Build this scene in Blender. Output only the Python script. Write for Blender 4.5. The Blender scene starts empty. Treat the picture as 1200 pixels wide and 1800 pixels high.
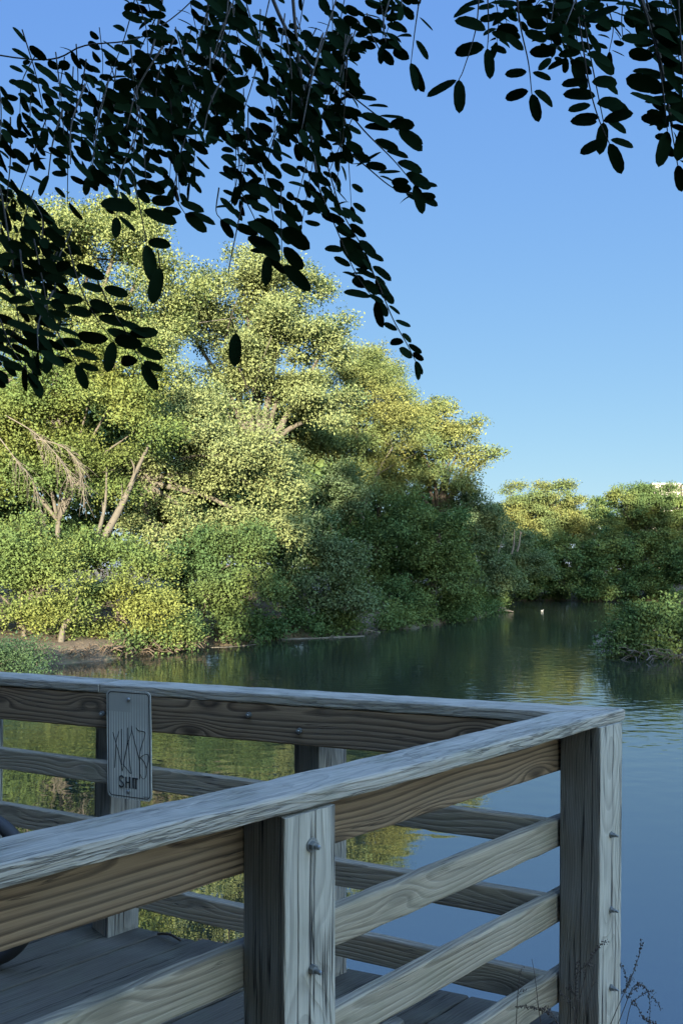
import bpy, bmesh, math, random
import numpy as np
from mathutils import Vector, Matrix

C = bpy.context.scene.collection
SC = bpy.context.scene
F, CX, HY = 1400.0, 600.0, 1000.0      # focal length and horizon, in pixels of the 1200x1800 photograph
CZ = 2.6                               # eye height above the water (m)
DECK = CZ - 1.51

# ------------------------------------------------------------------ camera
cam = bpy.data.cameras.new('camera'); co = bpy.data.objects.new('camera', cam); C.objects.link(co)
co.location = (0, 0, CZ); co.rotation_euler = (math.radians(90), 0, 0)
cam.sensor_fit = 'VERTICAL'; cam.sensor_height = 36.0; cam.lens = 36.0 * F / 1800
cam.shift_y = 100 / 1800.0
cam.clip_start = 0.05; cam.clip_end = 8000
SC.camera = co

# ------------------------------------------------------------------ light
EXPO = 2.5
PSI, ELEV = math.radians(5), math.radians(10)
w = bpy.data.worlds.new('World'); SC.world = w; w.use_nodes = True
wn, wl = w.node_tree.nodes, w.node_tree.links
bg = wn['Background']; sky = wn.new('ShaderNodeTexSky'); sky.sky_type = 'NISHITA'; sky.sun_disc = False
sky.sun_elevation = ELEV; sky.sun_rotation = math.pi + PSI
sky.air_density = 1.0; sky.dust_density = 0.3; sky.ozone_density = 1.0
sep = wn.new('ShaderNodeSeparateColor'); com = wn.new('ShaderNodeCombineColor'); wl.new(sky.outputs[0], sep.inputs[0])
for i, (g, k) in enumerate(((0.645, 0.695), (0.52, 0.911), (0.13, 0.988))):   # flatter falloff, as the phone's tone curve shows the sky
    p = wn.new('ShaderNodeMath'); p.operation = 'POWER'; p.inputs[1].default_value = g
    m = wn.new('ShaderNodeMath'); m.operation = 'MULTIPLY'; m.inputs[1].default_value = 10 * k * 10 ** -g * 2 ** -EXPO
    wl.new(sep.outputs[i], p.inputs[0]); wl.new(p.outputs[0], m.inputs[0]); wl.new(m.outputs[0], com.inputs[i])
tcw = wn.new('ShaderNodeTexCoord'); dt = wn.new('ShaderNodeVectorMath'); dt.operation = 'DOT_PRODUCT'   # warm glow added to the unseen sky behind right, lifting the shaded wood
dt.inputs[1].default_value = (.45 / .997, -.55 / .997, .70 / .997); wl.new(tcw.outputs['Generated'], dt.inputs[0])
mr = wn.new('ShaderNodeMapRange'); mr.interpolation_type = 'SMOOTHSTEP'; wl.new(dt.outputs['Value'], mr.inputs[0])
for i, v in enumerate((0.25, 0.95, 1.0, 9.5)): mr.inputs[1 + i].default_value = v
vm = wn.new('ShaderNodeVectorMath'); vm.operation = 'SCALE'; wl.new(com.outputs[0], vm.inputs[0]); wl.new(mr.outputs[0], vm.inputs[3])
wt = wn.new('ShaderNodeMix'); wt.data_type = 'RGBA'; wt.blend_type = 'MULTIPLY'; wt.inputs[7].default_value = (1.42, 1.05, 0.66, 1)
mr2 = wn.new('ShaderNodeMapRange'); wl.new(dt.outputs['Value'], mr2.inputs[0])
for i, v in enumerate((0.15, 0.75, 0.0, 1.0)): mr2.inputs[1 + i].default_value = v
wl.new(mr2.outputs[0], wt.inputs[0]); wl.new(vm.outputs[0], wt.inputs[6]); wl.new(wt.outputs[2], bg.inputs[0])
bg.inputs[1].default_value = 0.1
sun = bpy.data.lights.new('sun', 'SUN'); so = bpy.data.objects.new('sun', sun); C.objects.link(so)
sun.energy = 5.0; sun.angle = math.radians(0.5); sun.color = (1.0, 0.89, 0.66)
travel = Vector((math.sin(PSI) * math.cos(ELEV), math.cos(PSI) * math.cos(ELEV), -math.sin(ELEV)))
so.rotation_euler = travel.to_track_quat('-Z', 'Y').to_euler(); so.location = (-20, -40, 40)
vs = SC.view_settings; vs.view_transform = 'Standard'; vs.look = 'None'; vs.exposure = EXPO; vs.gamma = 1.0; vs.use_curve_mapping = False
SC.cycles.max_bounces = 6; SC.cycles.transparent_max_bounces = 4; SC.cycles.caustics_reflective = False; SC.cycles.caustics_refractive = False

# ------------------------------------------------------------------ helpers
def P(px, py, Z):
    return Vector(((px - CX) / F * Z, Z, CZ - (py - HY) / F * Z))
def PW(px, py):                        # a pixel on the water surface
    return P(px, py, CZ * F / (py - HY))

class MB:
    def __init__(s): s.v = []; s.f = []
    def add(s, v, f):
        b = len(s.v); s.v += [tuple(x) for x in v]; s.f += [tuple(i + b for i in q) for q in f]
    def box(s, lo, hi):
        x0, y0, z0 = lo; x1, y1, z1 = hi
        s.add([(x0,y0,z0),(x1,y0,z0),(x1,y1,z0),(x0,y1,z0),(x0,y0,z1),(x1,y0,z1),(x1,y1,z1),(x0,y1,z1)],
              [(3,2,1,0),(4,5,6,7),(0,1,5,4),(1,2,6,5),(2,3,7,6),(3,0,4,7)])
    def tube(s, pts, radii, n=6, caps=True):
        pts = [Vector(p) for p in pts]
        if not hasattr(radii, '__len__'): radii = [radii] * len(pts)
        t0 = (pts[1] - pts[0]).normalized(); u = t0.orthogonal().normalized()
        vs_, fs = [], []
        for i, p in enumerate(pts):
            t = (pts[min(i + 1, len(pts) - 1)] - pts[max(i - 1, 0)])
            t = t.normalized() if t.length > 1e-9 else t0
            u = (u - t * u.dot(t)).normalized(); v = t.cross(u)
            for k in range(n):
                a = 2 * math.pi * k / n; vs_.append(p + (u * math.cos(a) + v * math.sin(a)) * radii[i])
        for i in range(len(pts) - 1):
            for k in range(n):
                a, b = i * n + k, i * n + (k + 1) % n; fs.append((a, b, b + n, a + n))
        if caps: fs.append(tuple(range(n))[::-1]); fs.append(tuple((len(pts) - 1) * n + k for k in range(n)))
        s.add(vs_, fs)
    def build(s, name, m, parent=None, smooth=False, loc=None):
        me = bpy.data.meshes.new(name); me.from_pydata(s.v, [], s.f); me.update()
        if smooth: me.polygons.foreach_set('use_smooth', [True] * len(me.polygons))
        o = bpy.data.objects.new(name, me); C.objects.link(o); me.materials.append(m)
        if parent: o.parent = parent
        if loc is not None: o.location = loc
        return o

def curve(pts, n=8):                    # Catmull-Rom through points
    pts = [Vector(p) for p in pts]
    if len(pts) < 3: return [pts[0].lerp(pts[-1], i / n) for i in range(n + 1)]
    out = []
    q = [pts[0] * 2 - pts[1]] + pts + [pts[-1] * 2 - pts[-2]]
    for i in range(1, len(q) - 2):
        for k in range(n):
            t = k / n; a, b, c, d = q[i-1], q[i], q[i+1], q[i+2]
            out.append(0.5 * ((2*b) + (c-a)*t + (2*a-5*b+4*c-d)*t*t + (3*b-a-3*c+d)*t**3))
    out.append(pts[-1]); return out

def tag(o, label=None, cat=None, group=None, kind=None):
    if label: o['label'] = label
    if cat: o['category'] = cat
    if group: o['group'] = group
    if kind: o['kind'] = kind
    return o
def thing(name, loc, label, cat, group=None):
    o = bpy.data.objects.new(name, None); C.objects.link(o); o.location = loc; o.empty_display_size = 0.2
    return tag(o, label, cat, group)
def local(o, root):                     # keep the world place of a mesh when it becomes a child
    o.parent = root; o.matrix_parent_inverse = Matrix.Translation(root.location).inverted(); return o

# ------------------------------------------------------------------ materials
def newmat(name):
    m = bpy.data.materials.new(name); m.use_nodes = True
    nt = m.node_tree; return m, nt.nodes, nt.links, nt.nodes['Principled BSDF']
def ramp(N, stops):
    r = N.new('ShaderNodeValToRGB'); e = r.color_ramp.elements
    while len(e) < len(stops): e.new(0.5)
    for i, (p, c) in enumerate(stops):
        e[i].position = p; e[i].color = (c, c, c, 1) if not hasattr(c, '__len__') else (*c, 1)
    return r
def math_(N, L, op, a, b=None, clamp=False):
    n = N.new('ShaderNodeMath'); n.operation = op; n.use_clamp = clamp
    for i, x in enumerate((a, b)):
        if x is None: continue
        if hasattr(x, 'default_value') or hasattr(x, 'links'): L.new(x, n.inputs[i])
        else: n.inputs[i].default_value = x
    return n.outputs[0]
def vscale(N, L, vec, s):
    n = N.new('ShaderNodeVectorMath'); n.operation = 'MULTIPLY'; L.new(vec, n.inputs[0]); n.inputs[1].default_value = s; return n.outputs[0]
def noise(N, L, vec, scale=1.0, detail=2.0, rough=0.5, dist=0.0):
    n = N.new('ShaderNodeTexNoise'); L.new(vec, n.inputs['Vector']); n.inputs['Scale'].default_value = scale
    n.inputs['Detail'].default_value = detail; n.inputs['Roughness'].default_value = rough; n.inputs['Distortion'].default_value = dist
    return n.outputs['Fac']
def mix(N, L, fac, a, b, mode='MIX'):
    n = N.new('ShaderNodeMix'); n.data_type = 'RGBA'; n.blend_type = mode
    for sock, x in ((n.inputs[0], fac), (n.inputs[6], a), (n.inputs[7], b)):
        if hasattr(x, 'links'): L.new(x, sock)
        elif hasattr(x, '__len__'): sock.default_value = (*x, 1)
        else: sock.default_value = x
    return n.outputs[2]

def simple(name, col, rough=0.6, metal=0.0, var=0.25, scale=8, bump=0.0):
    m, N, L, b = newmat(name); tc = N.new('ShaderNodeTexCoord').outputs['Object']
    f = noise(N, L, tc, scale, 5, 0.6)
    c = mix(N, L, f, tuple(x * (1 - var) for x in col), tuple(x * (1 + var) for x in col))
    L.new(c, b.inputs['Base Color']); b.inputs['Roughness'].default_value = rough; b.inputs['Metallic'].default_value = metal
    if bump:
        bp = N.new('ShaderNodeBump'); bp.inputs['Strength'].default_value = bump; bp.inputs['Distance'].default_value = 0.02
        L.new(f, bp.inputs['Height']); L.new(bp.outputs[0], b.inputs['Normal'])
    return m

def wood(name, light, dark, freq, amount, grey, greyamt, crack=0.5, knots=0.8, bump=0.5, wob=1.5, crackw=0.012, moss=0.0, plane='xz', cen=.055, crs=(1.0, 38, 38), gate0=.5):
    m, N, L, b = newmat(name)
    tc = N.new('ShaderNodeTexCoord').outputs['Object']
    oi = N.new('ShaderNodeObjectInfo').outputs['Random']
    off = N.new('ShaderNodeCombineXYZ')
    L.new(math_(N, L, 'MULTIPLY', oi, 37.0), off.inputs[0])
    add = N.new('ShaderNodeVectorMath'); L.new(tc, add.inputs[0]); L.new(off.outputs[0], add.inputs[1]); p = add.outputs[0]
    sp_ = N.new('ShaderNodeSeparateXYZ'); L.new(p, sp_.inputs[0]); face = sp_.outputs[2 if plane == 'xz' else 1]; deep = sp_.outputs[1 if plane == 'xz' else 2]
    kv = N.new('ShaderNodeCombineXYZ'); L.new(math_(N, L, 'MULTIPLY', sp_.outputs[0], 2.1), kv.inputs[0]); L.new(math_(N, L, 'MULTIPLY', math_(N, L, 'ADD', face, oi), 6.5), kv.inputs[1])
    vo = N.new('ShaderNodeTexVoronoi'); vo.voronoi_dimensions = '2D'; L.new(kv.outputs[0], vo.inputs['Vector']); vo.inputs['Scale'].default_value = 1.0
    kn = math_(N, L, 'EXPONENT', math_(N, L, 'MULTIPLY', math_(N, L, 'POWER', vo.outputs['Distance'], 2.0), -26.0))
    n1 = noise(N, L, vscale(N, L, p, (1.3, 8, 8)), 1.0, 2.5, 0.45)
    lx = N.new('ShaderNodeCombineXYZ'); L.new(math_(N, L, 'MULTIPLY', sp_.outputs[0], .9), lx.inputs[0])
    wand = math_(N, L, 'MULTIPLY', math_(N, L, 'SUBTRACT', noise(N, L, lx.outputs[0], 1.0, 1), 0.5), 0.16)
    dd = math_(N, L, 'ADD', deep, math_(N, L, 'MULTIPLY', math_(N, L, 'SUBTRACT', noise(N, L, lx.outputs[0], 1.7, 1), 0.5), 0.10))
    fc = math_(N, L, 'ADD', face, wand); dd = math_(N, L, 'ADD', dd, cen)
    rad = math_(N, L, 'SQRT', math_(N, L, 'ADD', math_(N, L, 'MULTIPLY', fc, fc), math_(N, L, 'MULTIPLY', dd, dd)))
    val = math_(N, L, 'ADD', math_(N, L, 'MULTIPLY', rad, freq), math_(N, L, 'MULTIPLY', n1, wob * 1.5))
    val = math_(N, L, 'ADD', val, math_(N, L, 'MULTIPLY', kn, knots * 4.0))
    fr = math_(N, L, 'FRACT', val)
    ring = ramp(N, [(0.0, 0.0), (0.45, 0.25), (0.8, 1.0), (0.93, 0.7), (1.0, 0.0)]); L.new(fr, ring.inputs[0]); ring = ring.outputs[0]
    fine = noise(N, L, vscale(N, L, p, (5, 260, 260)), 1.0, 3, 0.6)
    cr = noise(N, L, vscale(N, L, p, crs), 1.0, 3, 0.6)
    cabs = math_(N, L, 'ABSOLUTE', math_(N, L, 'SUBTRACT', cr, 0.5))
    cm = math_(N, L, 'SUBTRACT', 1.0, math_(N, L, 'DIVIDE', cabs, crackw), True)
    gate = ramp(N, [(gate0, 0), (gate0 + .1, 1)]); L.new(noise(N, L, vscale(N, L, p, (2.2, 14, 14)), 1.0, 2), gate.inputs[0])
    cm = math_(N, L, 'MULTIPLY', math_(N, L, 'MULTIPLY', cm, gate.outputs[0]), crack)
    col = mix(N, L, math_(N, L, 'MULTIPLY', ring, amount), light, dark)
    kr = ramp(N, [(0.62, 0), (0.85, 1)]); L.new(kn, kr.inputs[0])
    col = mix(N, L, math_(N, L, 'MULTIPLY', kr.outputs[0], min(0.75, knots)), col, tuple(x * 0.45 for x in dark))
    big = noise(N, L, vscale(N, L, p, (2.5, 12, 12)), 1.0, 5, 0.65)
    gr = ramp(N, [(0.3, max(0, greyamt - 0.35)), (0.7, min(1, greyamt + 0.25))]); L.new(big, gr.inputs[0])
    col = mix(N, L, gr.outputs[0], col, grey)
    if moss:
        mo = ramp(N, [(0.48, 0), (0.66, moss)]); L.new(noise(N, L, vscale(N, L, p, (6, 9, 9)), 1.0, 5, 0.7), mo.inputs[0])
        col = mix(N, L, mo.outputs[0], col, (0.11, 0.13, 0.075))
    fr2 = ramp(N, [(0.25, 0.55), (0.7, 1.15)]); L.new(fine, fr2.inputs[0])
    col = mix(N, L, 0.75, col, fr2.outputs[0], 'MULTIPLY')
    col = mix(N, L, cm, col, (0.012, 0.012, 0.014))
    L.new(col, b.inputs['Base Color']); b.inputs['Roughness'].default_value = 0.85; b.inputs['Specular IOR Level'].default_value = 0.25
    h = math_(N, L, 'ADD', math_(N, L, 'MULTIPLY', fine, 0.35), math_(N, L, 'MULTIPLY', ring, -0.35))
    h = math_(N, L, 'SUBTRACT', h, math_(N, L, 'MULTIPLY', cm, 2.0))
    bp = N.new('ShaderNodeBump'); bp.inputs['Strength'].default_value = bump; bp.inputs['Distance'].default_value = 0.004
    L.new(h, bp.inputs['Height']); L.new(bp.outputs[0], b.inputs['Normal'])
    return m

M = {}
M['cap'] = wood('weathered_cap_wood', (0.301, 0.268, 0.222), (0.149, 0.133, 0.110), 90, 0.45, (0.310, 0.282, 0.238), 0.55, 0.45, 0.15, 0.9, 0.9, 0.035, 0.25, 'xy', .09, (4.5, 95, 95), .46)
M['board'] = wood('brown_board_wood', (0.248, 0.167, 0.102), (0.040, 0.021, 0.011), 55, 0.95, (0.174, 0.145, 0.112), 0.18, 0.7, 0.6, 0.6, 1.7)
M['railgrey'] = wood('grey_rail_wood', (0.288, 0.24, 0.175), (0.077, 0.057, 0.040), 75, 0.75, (0.285, 0.252, 0.20), 0.42, 0.8, 0.55, 0.7, 1.5, 0.014, 0.2)
M['post'] = wood('grey_post_wood', (0.344, 0.316, 0.265), (0.146, 0.133, 0.112), 120, 0.65, (0.337, 0.316, 0.273), 0.5, 1.0, 0.45, 0.9, 0.8, 0.022, 0.12, 'xy', -.13, (.45, 26, 26), .40)
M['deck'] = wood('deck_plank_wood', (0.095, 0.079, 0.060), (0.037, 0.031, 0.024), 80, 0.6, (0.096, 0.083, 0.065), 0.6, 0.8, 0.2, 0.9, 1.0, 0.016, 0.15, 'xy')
M['metal'] = simple('galvanised_steel', (0.22, 0.23, 0.23), 0.45, 0.8, 0.4, 40)
M['black'] = simple('black_paint', (0.012, 0.012, 0.014), 0.5)
M['rubber'] = simple('tyre_rubber', (0.018, 0.018, 0.02), 0.75, 0, 0.4, 30)
M['frame'] = simple('bicycle_paint', (0.03, 0.03, 0.035), 0.35)
M['bark'] = simple('tree_bark', (0.07, 0.06, 0.047), 0.9, 0, 0.5, 5, 0.8)
M['barkdark'] = simple('dark_bark', (0.07, 0.055, 0.045), 0.9, 0, 0.5, 8, 0.8)
M['deadwood'] = simple('grey_dead_wood', (0.095, 0.08, 0.063), 0.9, 0, 0.4, 6, 0.5)
M['root'] = simple('tangled_root_wood', (0.06, 0.042, 0.028), 0.9, 0, 0.5, 6, 0.5)
M['weed'] = simple('dry_weed_stem', (0.045, 0.032, 0.025), 0.9, 0, 0.4, 60)
M['concrete'] = simple('pale_wall', (0.27, 0.235, 0.21), 0.8, 0, 0.05, 0.5)
M['glass'] = simple('window_glass', (0.12, 0.14, 0.17), 0.15)
M['white'] = simple('white_feather', (0.22, 0.215, 0.2), 0.8)

def leafmat(name, col, var=0.3, trans=0.3, gloss=0.0, under=None, huev=0.25, rough=0.6):
    m, N, L, b = newmat(name); N.remove(b); out = N['Material Output']
    geo = N.new('ShaderNodeNewGeometry'); tc = N.new('ShaderNodeTexCoord').outputs['Object']
    c = mix(N, L, geo.outputs['Random Per Island'], tuple(x * (1 - var) for x in col), tuple(x * (1 + var) for x in col))
    nz = ramp(N, [(0.35, 0), (0.65, 1)]); L.new(noise(N, L, tc, 0.8, 4, 0.6), nz.inputs[0])
    c = mix(N, L, math_(N, L, 'MULTIPLY', nz.outputs[0], huev), c, (col[0] * 1.35, col[1] * 1.12, col[2] * 0.7)); nz2 = ramp(N, [(0.42, 1), (0.6, 0)]); L.new(noise(N, L, tc, 0.33, 3), nz2.inputs[0]); c = mix(N, L, math_(N, L, 'MULTIPLY', nz2.outputs[0], .7), c, (col[0] * .55, col[1] * .78, col[2] * .9))
    if under: c = mix(N, L, geo.outputs['Backfacing'], c, under)
    d = N.new('ShaderNodeBsdfDiffuse'); t = N.new('ShaderNodeBsdfTranslucent'); g = N.new('ShaderNodeBsdfGlossy')
    g.inputs['Roughness'].default_value = rough; g.inputs['Color'].default_value = (1, 1, 1, 1)
    L.new(c, d.inputs[0]); L.new(mix(N, L, 1.0, c, (1.25, 1.35, 0.6), 'MULTIPLY'), t.inputs[0])
    m1 = N.new('ShaderNodeMixShader'); m1.inputs[0].default_value = trans; L.new(d.outputs[0], m1.inputs[1]); L.new(t.outputs[0], m1.inputs[2])
    m2 = N.new('ShaderNodeMixShader'); m2.inputs[0].default_value = gloss; L.new(m1.outputs[0], m2.inputs[1]); L.new(g.outputs[0], m2.inputs[2])
    L.new(m2.outputs[0], out.inputs[0]); return m
M['maple'] = leafmat('silver_maple_leaf', (0.125, 0.152, 0.068), 0.18, 0.2, 0.0, (0.14, 0.16, 0.07))
M['pale'] = leafmat('pale_green_leaf', (0.122, 0.15, 0.058), 0.18, 0.2, 0.0, (0.14, 0.16, 0.065))
M['yellow'] = leafmat('yellow_green_leaf', (0.118, 0.138, 0.044), 0.18, 0.2, 0.0)
M['willow'] = leafmat('willow_leaf', (0.142, 0.152, 0.056), 0.18, 0.2, 0.0)
M['shrub'] = leafmat('shrub_leaf', (0.074, 0.102, 0.038), 0.2, 0.2, 0.0)
M['bluish'] = leafmat('grey_green_leaf', (0.068, 0.098, 0.042), 0.2, 0.25, 0.0, (0.085, 0.115, 0.06))
M['far'] = leafmat('distant_leaf', (0.105, 0.128, 0.046), 0.2, 0.2, 0.0)
M['fargold'] = leafmat('golden_distant_leaf', (0.135, 0.145, 0.055), 0.2, 0.2, 0.0)
M['grass'] = leafmat('grass_blade', (0.055, 0.085, 0.042), 0.35, 0.25, 0.0)
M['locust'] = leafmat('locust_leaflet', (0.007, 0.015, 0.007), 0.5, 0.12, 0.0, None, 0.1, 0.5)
M['twig'] = simple('locust_twig', (0.03, 0.025, 0.02), 0.9)

# ------------------------------------------------------------------ river and ground
SHORE = [(120, 6), (40, 4), (6, 3.0), (2.4, 2.75), (0.6, 2.5), (-0.6, 2.2), (-2.5, 2.6), (-5.0, 5.0), (-8.2, 10.0), (-8.8, 15.0),
         (-7.5, 18.0), (-7.9, 20.5), (-7.6, 22.0), (-6.2, 23.6), (-4.7, 26.0), (-2.6, 29.0), (0.6, 32.3), (2.6, 34.5), (5.0, 38.2),
         (7.3, 43.0), (8.9, 47.5), (9.4, 52.0), (8.8, 58.0), (11.5, 65.0), (18, 66.5), (27, 65), (45, 58), (120, 50)]
ISLE = [(8.3, 23.4), (8.0, 24.6), (9.2, 29.5), (11.0, 33.0), (15, 34), (26, 31), (34, 27), (30, 23.5), (18, 22.4), (11, 22.9)]
def sdist(x, y, poly):                  # signed distance, positive inside
    d = np.full(x.shape, 1e9); ins = np.zeros(x.shape, bool); n = len(poly)
    for i in range(n):
        ax, ay = poly[i]; bx, by = poly[(i + 1) % n]
        ex, ey = bx - ax, by - ay; t = np.clip(((x - ax) * ex + (y - ay) * ey) / (ex * ex + ey * ey), 0, 1)
        d = np.minimum(d, np.hypot(x - ax - t * ex, y - ay - t * ey))
        c = ((ay > y) != (by > y)) & (x < (bx - ax) * (y - ay) / (by - ay + 1e-12) + ax); ins ^= c
    return np.where(ins, d, -d)
def wob(x, y): return 0.35 * np.sin(1.7 * x + 0.6 * y) * np.sin(1.1 * y - 0.7 * x) + 0.2 * np.sin(3.9 * x - 1.3) * np.sin(3.1 * y + .5)
def height(x, y):
    x = np.asarray(x, float); y = np.asarray(y, float)
    far = np.clip((y - 8) / 10, 0, 1)
    s = np.minimum(sdist(x, y, SHORE), -sdist(x, y, ISLE)) + wob(x, y) * far
    land = 0.35 * np.clip(-s / 0.7, 0, 1) + 0.55 * np.clip(-s / 5, 0, 1) + 0.012 * np.clip(-s - 5, 0, 120)
    isl = (x > 6.5) & (y > 18) & (y < 36)
    land = np.where(isl, land * .35, land)
    near = 1.05 * np.clip(-s / 0.9, 0, 1)
    land = land * far + near * (1 - far)
    bed = -np.clip(s * 0.35, 0, 1.2)
    bumps = 0.05 * np.sin(2.3 * x + 1.1 * y) * np.sin(1.9 * y) + 0.04 * np.sin(5.1 * x) * np.sin(4.3 * y + x)
    return np.where(s > 0, bed - 0.02, land + bumps * np.clip(-s, 0, 1) * far - 0.02)
def axis(lo, hi, step, far):
    core = np.arange(lo, hi + step, step); g = [step]; a = [core[-1]]
    while a[-1] < far: g.append(g[-1] * 1.35); a.append(a[-1] + g[-1])
    b = [core[0]]; g = [step]
    while b[-1] > -far: g.append(g[-1] * 1.35); b.append(b[-1] - g[-1])
    return np.array(b[1:][::-1] + list(core) + a[1:])
gx, gy = axis(-16, 36, 0.4, 3500), axis(-4, 72, 0.4, 3500)
X, Y = np.meshgrid(gx, gy); Zg = height(X, Y); nx, ny = len(gx), len(gy)
idx = np.arange(nx * ny).reshape(ny, nx)
quads = np.stack([idx[:-1, :-1], idx[:-1, 1:], idx[1:, 1:], idx[1:, :-1]], -1).reshape(-1, 4)
def npmesh(name, verts, faces_flat, nper, mat, smooth=False):
    me = bpy.data.meshes.new(name); nf = len(faces_flat) // nper
    me.vertices.add(len(verts)); me.vertices.foreach_set('co', np.ascontiguousarray(verts, np.float32).ravel())
    me.loops.add(nf * nper); me.loops.foreach_set('vertex_index', np.ascontiguousarray(faces_flat, np.int32))
    me.polygons.add(nf); me.polygons.foreach_set('loop_start', np.arange(0, nf * nper, nper, dtype=np.int32))
    if smooth: me.polygons.foreach_set('use_smooth', np.ones(nf, bool))
    me.update(calc_edges=True); me.materials.append(mat); return me
def soil():
    m, N, L, b = newmat('bank_soil'); tc = N.new('ShaderNodeTexCoord').outputs['Object']
    f = noise(N, L, tc, 1.2, 8, 0.7); g = noise(N, L, tc, 14, 5, 0.7)
    r = ramp(N, [(0.35, (0.055, 0.038, 0.024)), (0.5, (0.08, 0.056, 0.034)), (0.68, (0.04, 0.05, 0.02))]); L.new(f, r.inputs[0])
    c = mix(N, L, 0.6, r.outputs[0], g, 'MULTIPLY'); c = mix(N, L, 1.0, c, (1.6, 1.6, 1.6), 'MULTIPLY'); L.new(c, b.inputs['Base Color']); b.inputs['Roughness'].default_value = 0.95
    bp = N.new('ShaderNodeBump'); bp.inputs['Distance'].default_value = 0.06; L.new(g, bp.inputs['Height']); L.new(bp.outputs[0], b.inputs['Normal'])
    return m
M['soil'] = soil()
o = bpy.data.objects.new('ground', npmesh('ground', np.stack([X, Y, Zg], -1).reshape(-1, 3), quads.ravel(), 4, M['soil'], True)); C.objects.link(o)
tag(o, kind='structure')
def water():
    m, N, L, b = newmat('river_water'); tc = N.new('ShaderNodeTexCoord').outputs['Object']
    b.inputs['Base Color'].default_value = (0.013, 0.017, 0.012, 1); b.inputs['Roughness'].default_value = 0.0; b.inputs['IOR'].default_value = 3.5
    n1 = noise(N, L, vscale(N, L, tc, (1.0, 1.6, 1)), 2.6, 1, 0.4, 0.2)
    n2 = noise(N, L, vscale(N, L, tc, (1.0, 2.0, 1)), 9.0, 1, 0.5)
    patch = ramp(N, [(0.38, 0.25), (0.62, 1.0)]); L.new(noise(N, L, vscale(N, L, tc, (0.06, 0.11, 1)), 1.0, 2), patch.inputs[0])
    sx = N.new('ShaderNodeSeparateXYZ'); L.new(tc, sx.inputs[0])
    dr = N.new('ShaderNodeMapRange'); dr.interpolation_type = 'SMOOTHSTEP'; L.new(sx.outputs[1], dr.inputs[0])       # the lee of the near bank lies calmer than mid-stream
    for q, v in enumerate((6.0, 15.0, 0.16, 1.0)): dr.inputs[1 + q].default_value = v
    amp = math_(N, L, 'MULTIPLY', dr.outputs[0], patch.outputs[0])
    h = math_(N, L, 'MULTIPLY', math_(N, L, 'ADD', n1, math_(N, L, 'MULTIPLY', n2, 0.14)), amp)
    bp = N.new('ShaderNodeBump'); bp.inputs['Strength'].default_value = 1.0; bp.inputs['Distance'].default_value = 0.0145
    L.new(h, bp.inputs['Height']); L.new(bp.outputs[0], b.inputs['Normal'])
    return m
M['water'] = water()
mb = MB(); mb.add([(-30, 1.2, 0), (160, 1.2, 0), (160, 75, 0), (-30, 75, 0)], [(0, 1, 2, 3)])
o = mb.build('river', M['water']); tag(o, kind='structure')

# ------------------------------------------------------------------ wooden members
rnd = random.Random(5)
def beam(name, p0, p1, side, wid, hgt, mat, parent=None, sag=None, sh0=0.0, sh1=0.0, bev=0.006, rough=0.0012, step=0.05, clip=True):
    """a board from p0 to p1 (centre line of its top face); side = horizontal direction of its width, hgt hangs below"""
    p0, p1 = Vector(p0), Vector(p1); ex = (p1 - p0); Lh = ex.length; ex.normalize()
    side = Vector(side); ey = (side - ex * side.dot(ex)).normalized(); ez = ex.cross(ey)
    if ez.z < -0.3: ey = -ey; ez = ex.cross(ey)
    n = max(2, int(Lh / step)); prof = []
    a, b, c = wid / 2, 0.0, -hgt
    for (y, z, cy, cz) in ((-a, b, 1, -1), (a, b, -1, -1), (a, c, -1, 1), (-a, c, 1, 1)):
        pts = [(y, z + cz * bev), (y + cy * bev * .3, z + cz * bev * .3), (y + cy * bev, z)]
        prof += pts if cy * cz < 0 else pts[::-1]
    vs_, fs = [], []; k = len(prof)
    ph = [rnd.uniform(0, 6.3) for _ in range(k)]
    for i in range(n + 1):
        x = Lh * i / n
        for j, (y, z) in enumerate(prof):
            xx = x
            if i == 0: xx += sh0 * y
            if i == n: xx += sh1 * y
            r = .55 * rough * (math.sin(x * 31 + ph[j]) + math.sin(x * 83 + 2.1 * ph[j]) * .6 + rnd.uniform(-.5, .5))
            dz = sag(x / Lh) if sag else 0
            vs_.append((xx, y + r * .7, z + r + dz))
    for i in range(n):
        for j in range(k):
            q = (j + 1) % k; fs.append((i * k + j, i * k + q, (i + 1) * k + q, (i + 1) * k + j))
    fs.append(tuple(range(k))[::-1]); fs.append(tuple(n * k + j for j in range(k)))
    me = bpy.data.meshes.new(name); me.from_pydata(vs_, [], fs); me.update()
    bm = bmesh.new(); bm.from_mesh(me); bmesh.ops.recalc_face_normals(bm, faces=bm.faces); bm.to_mesh(me); bm.free()
    o = bpy.data.objects.new(name, me); C.objects.link(o); me.materials.append(mat)
    mw = Matrix((ex, ey, ez)).transposed().to_4x4(); mw.translation = p0
    if parent: o.parent = parent; o.matrix_parent_inverse = Matrix.Translation(parent.location).inverted()
    o.matrix_basis = mw
    return o
def post(px_, py_, ztop, zbot, parent, lean=(0, 0)):
    """square post with its outer left corner at (px_,py_): local x runs up"""
    c = Vector((px_, py_, 0)) + Vector((BD.x, BD.y, 0)) * .07 - Vector((BN.x, BN.y, 0)) * .07
    top = Vector((c.x, c.y, ztop)) + BN * .07; bot = Vector((c.x + lean[0], c.y + lean[1], zbot)) + BN * .07
    return beam('post', bot, top, -BD, .14, .14, M['post'], parent, bev=.004, rough=.0008)
BD = Vector((.7265, .6871, 0)); BN = Vector((.6871, -.7265, 0))       # along the near railing; its outward side
AD = Vector((-.925, .38, 0)); AN = Vector((-.38, -.925, 0))           # along the far railing (to the left); its deck side
PB = Vector((-.114, 1.602, 0)); PA = Vector((.866, 2.4495, 0))
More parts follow.
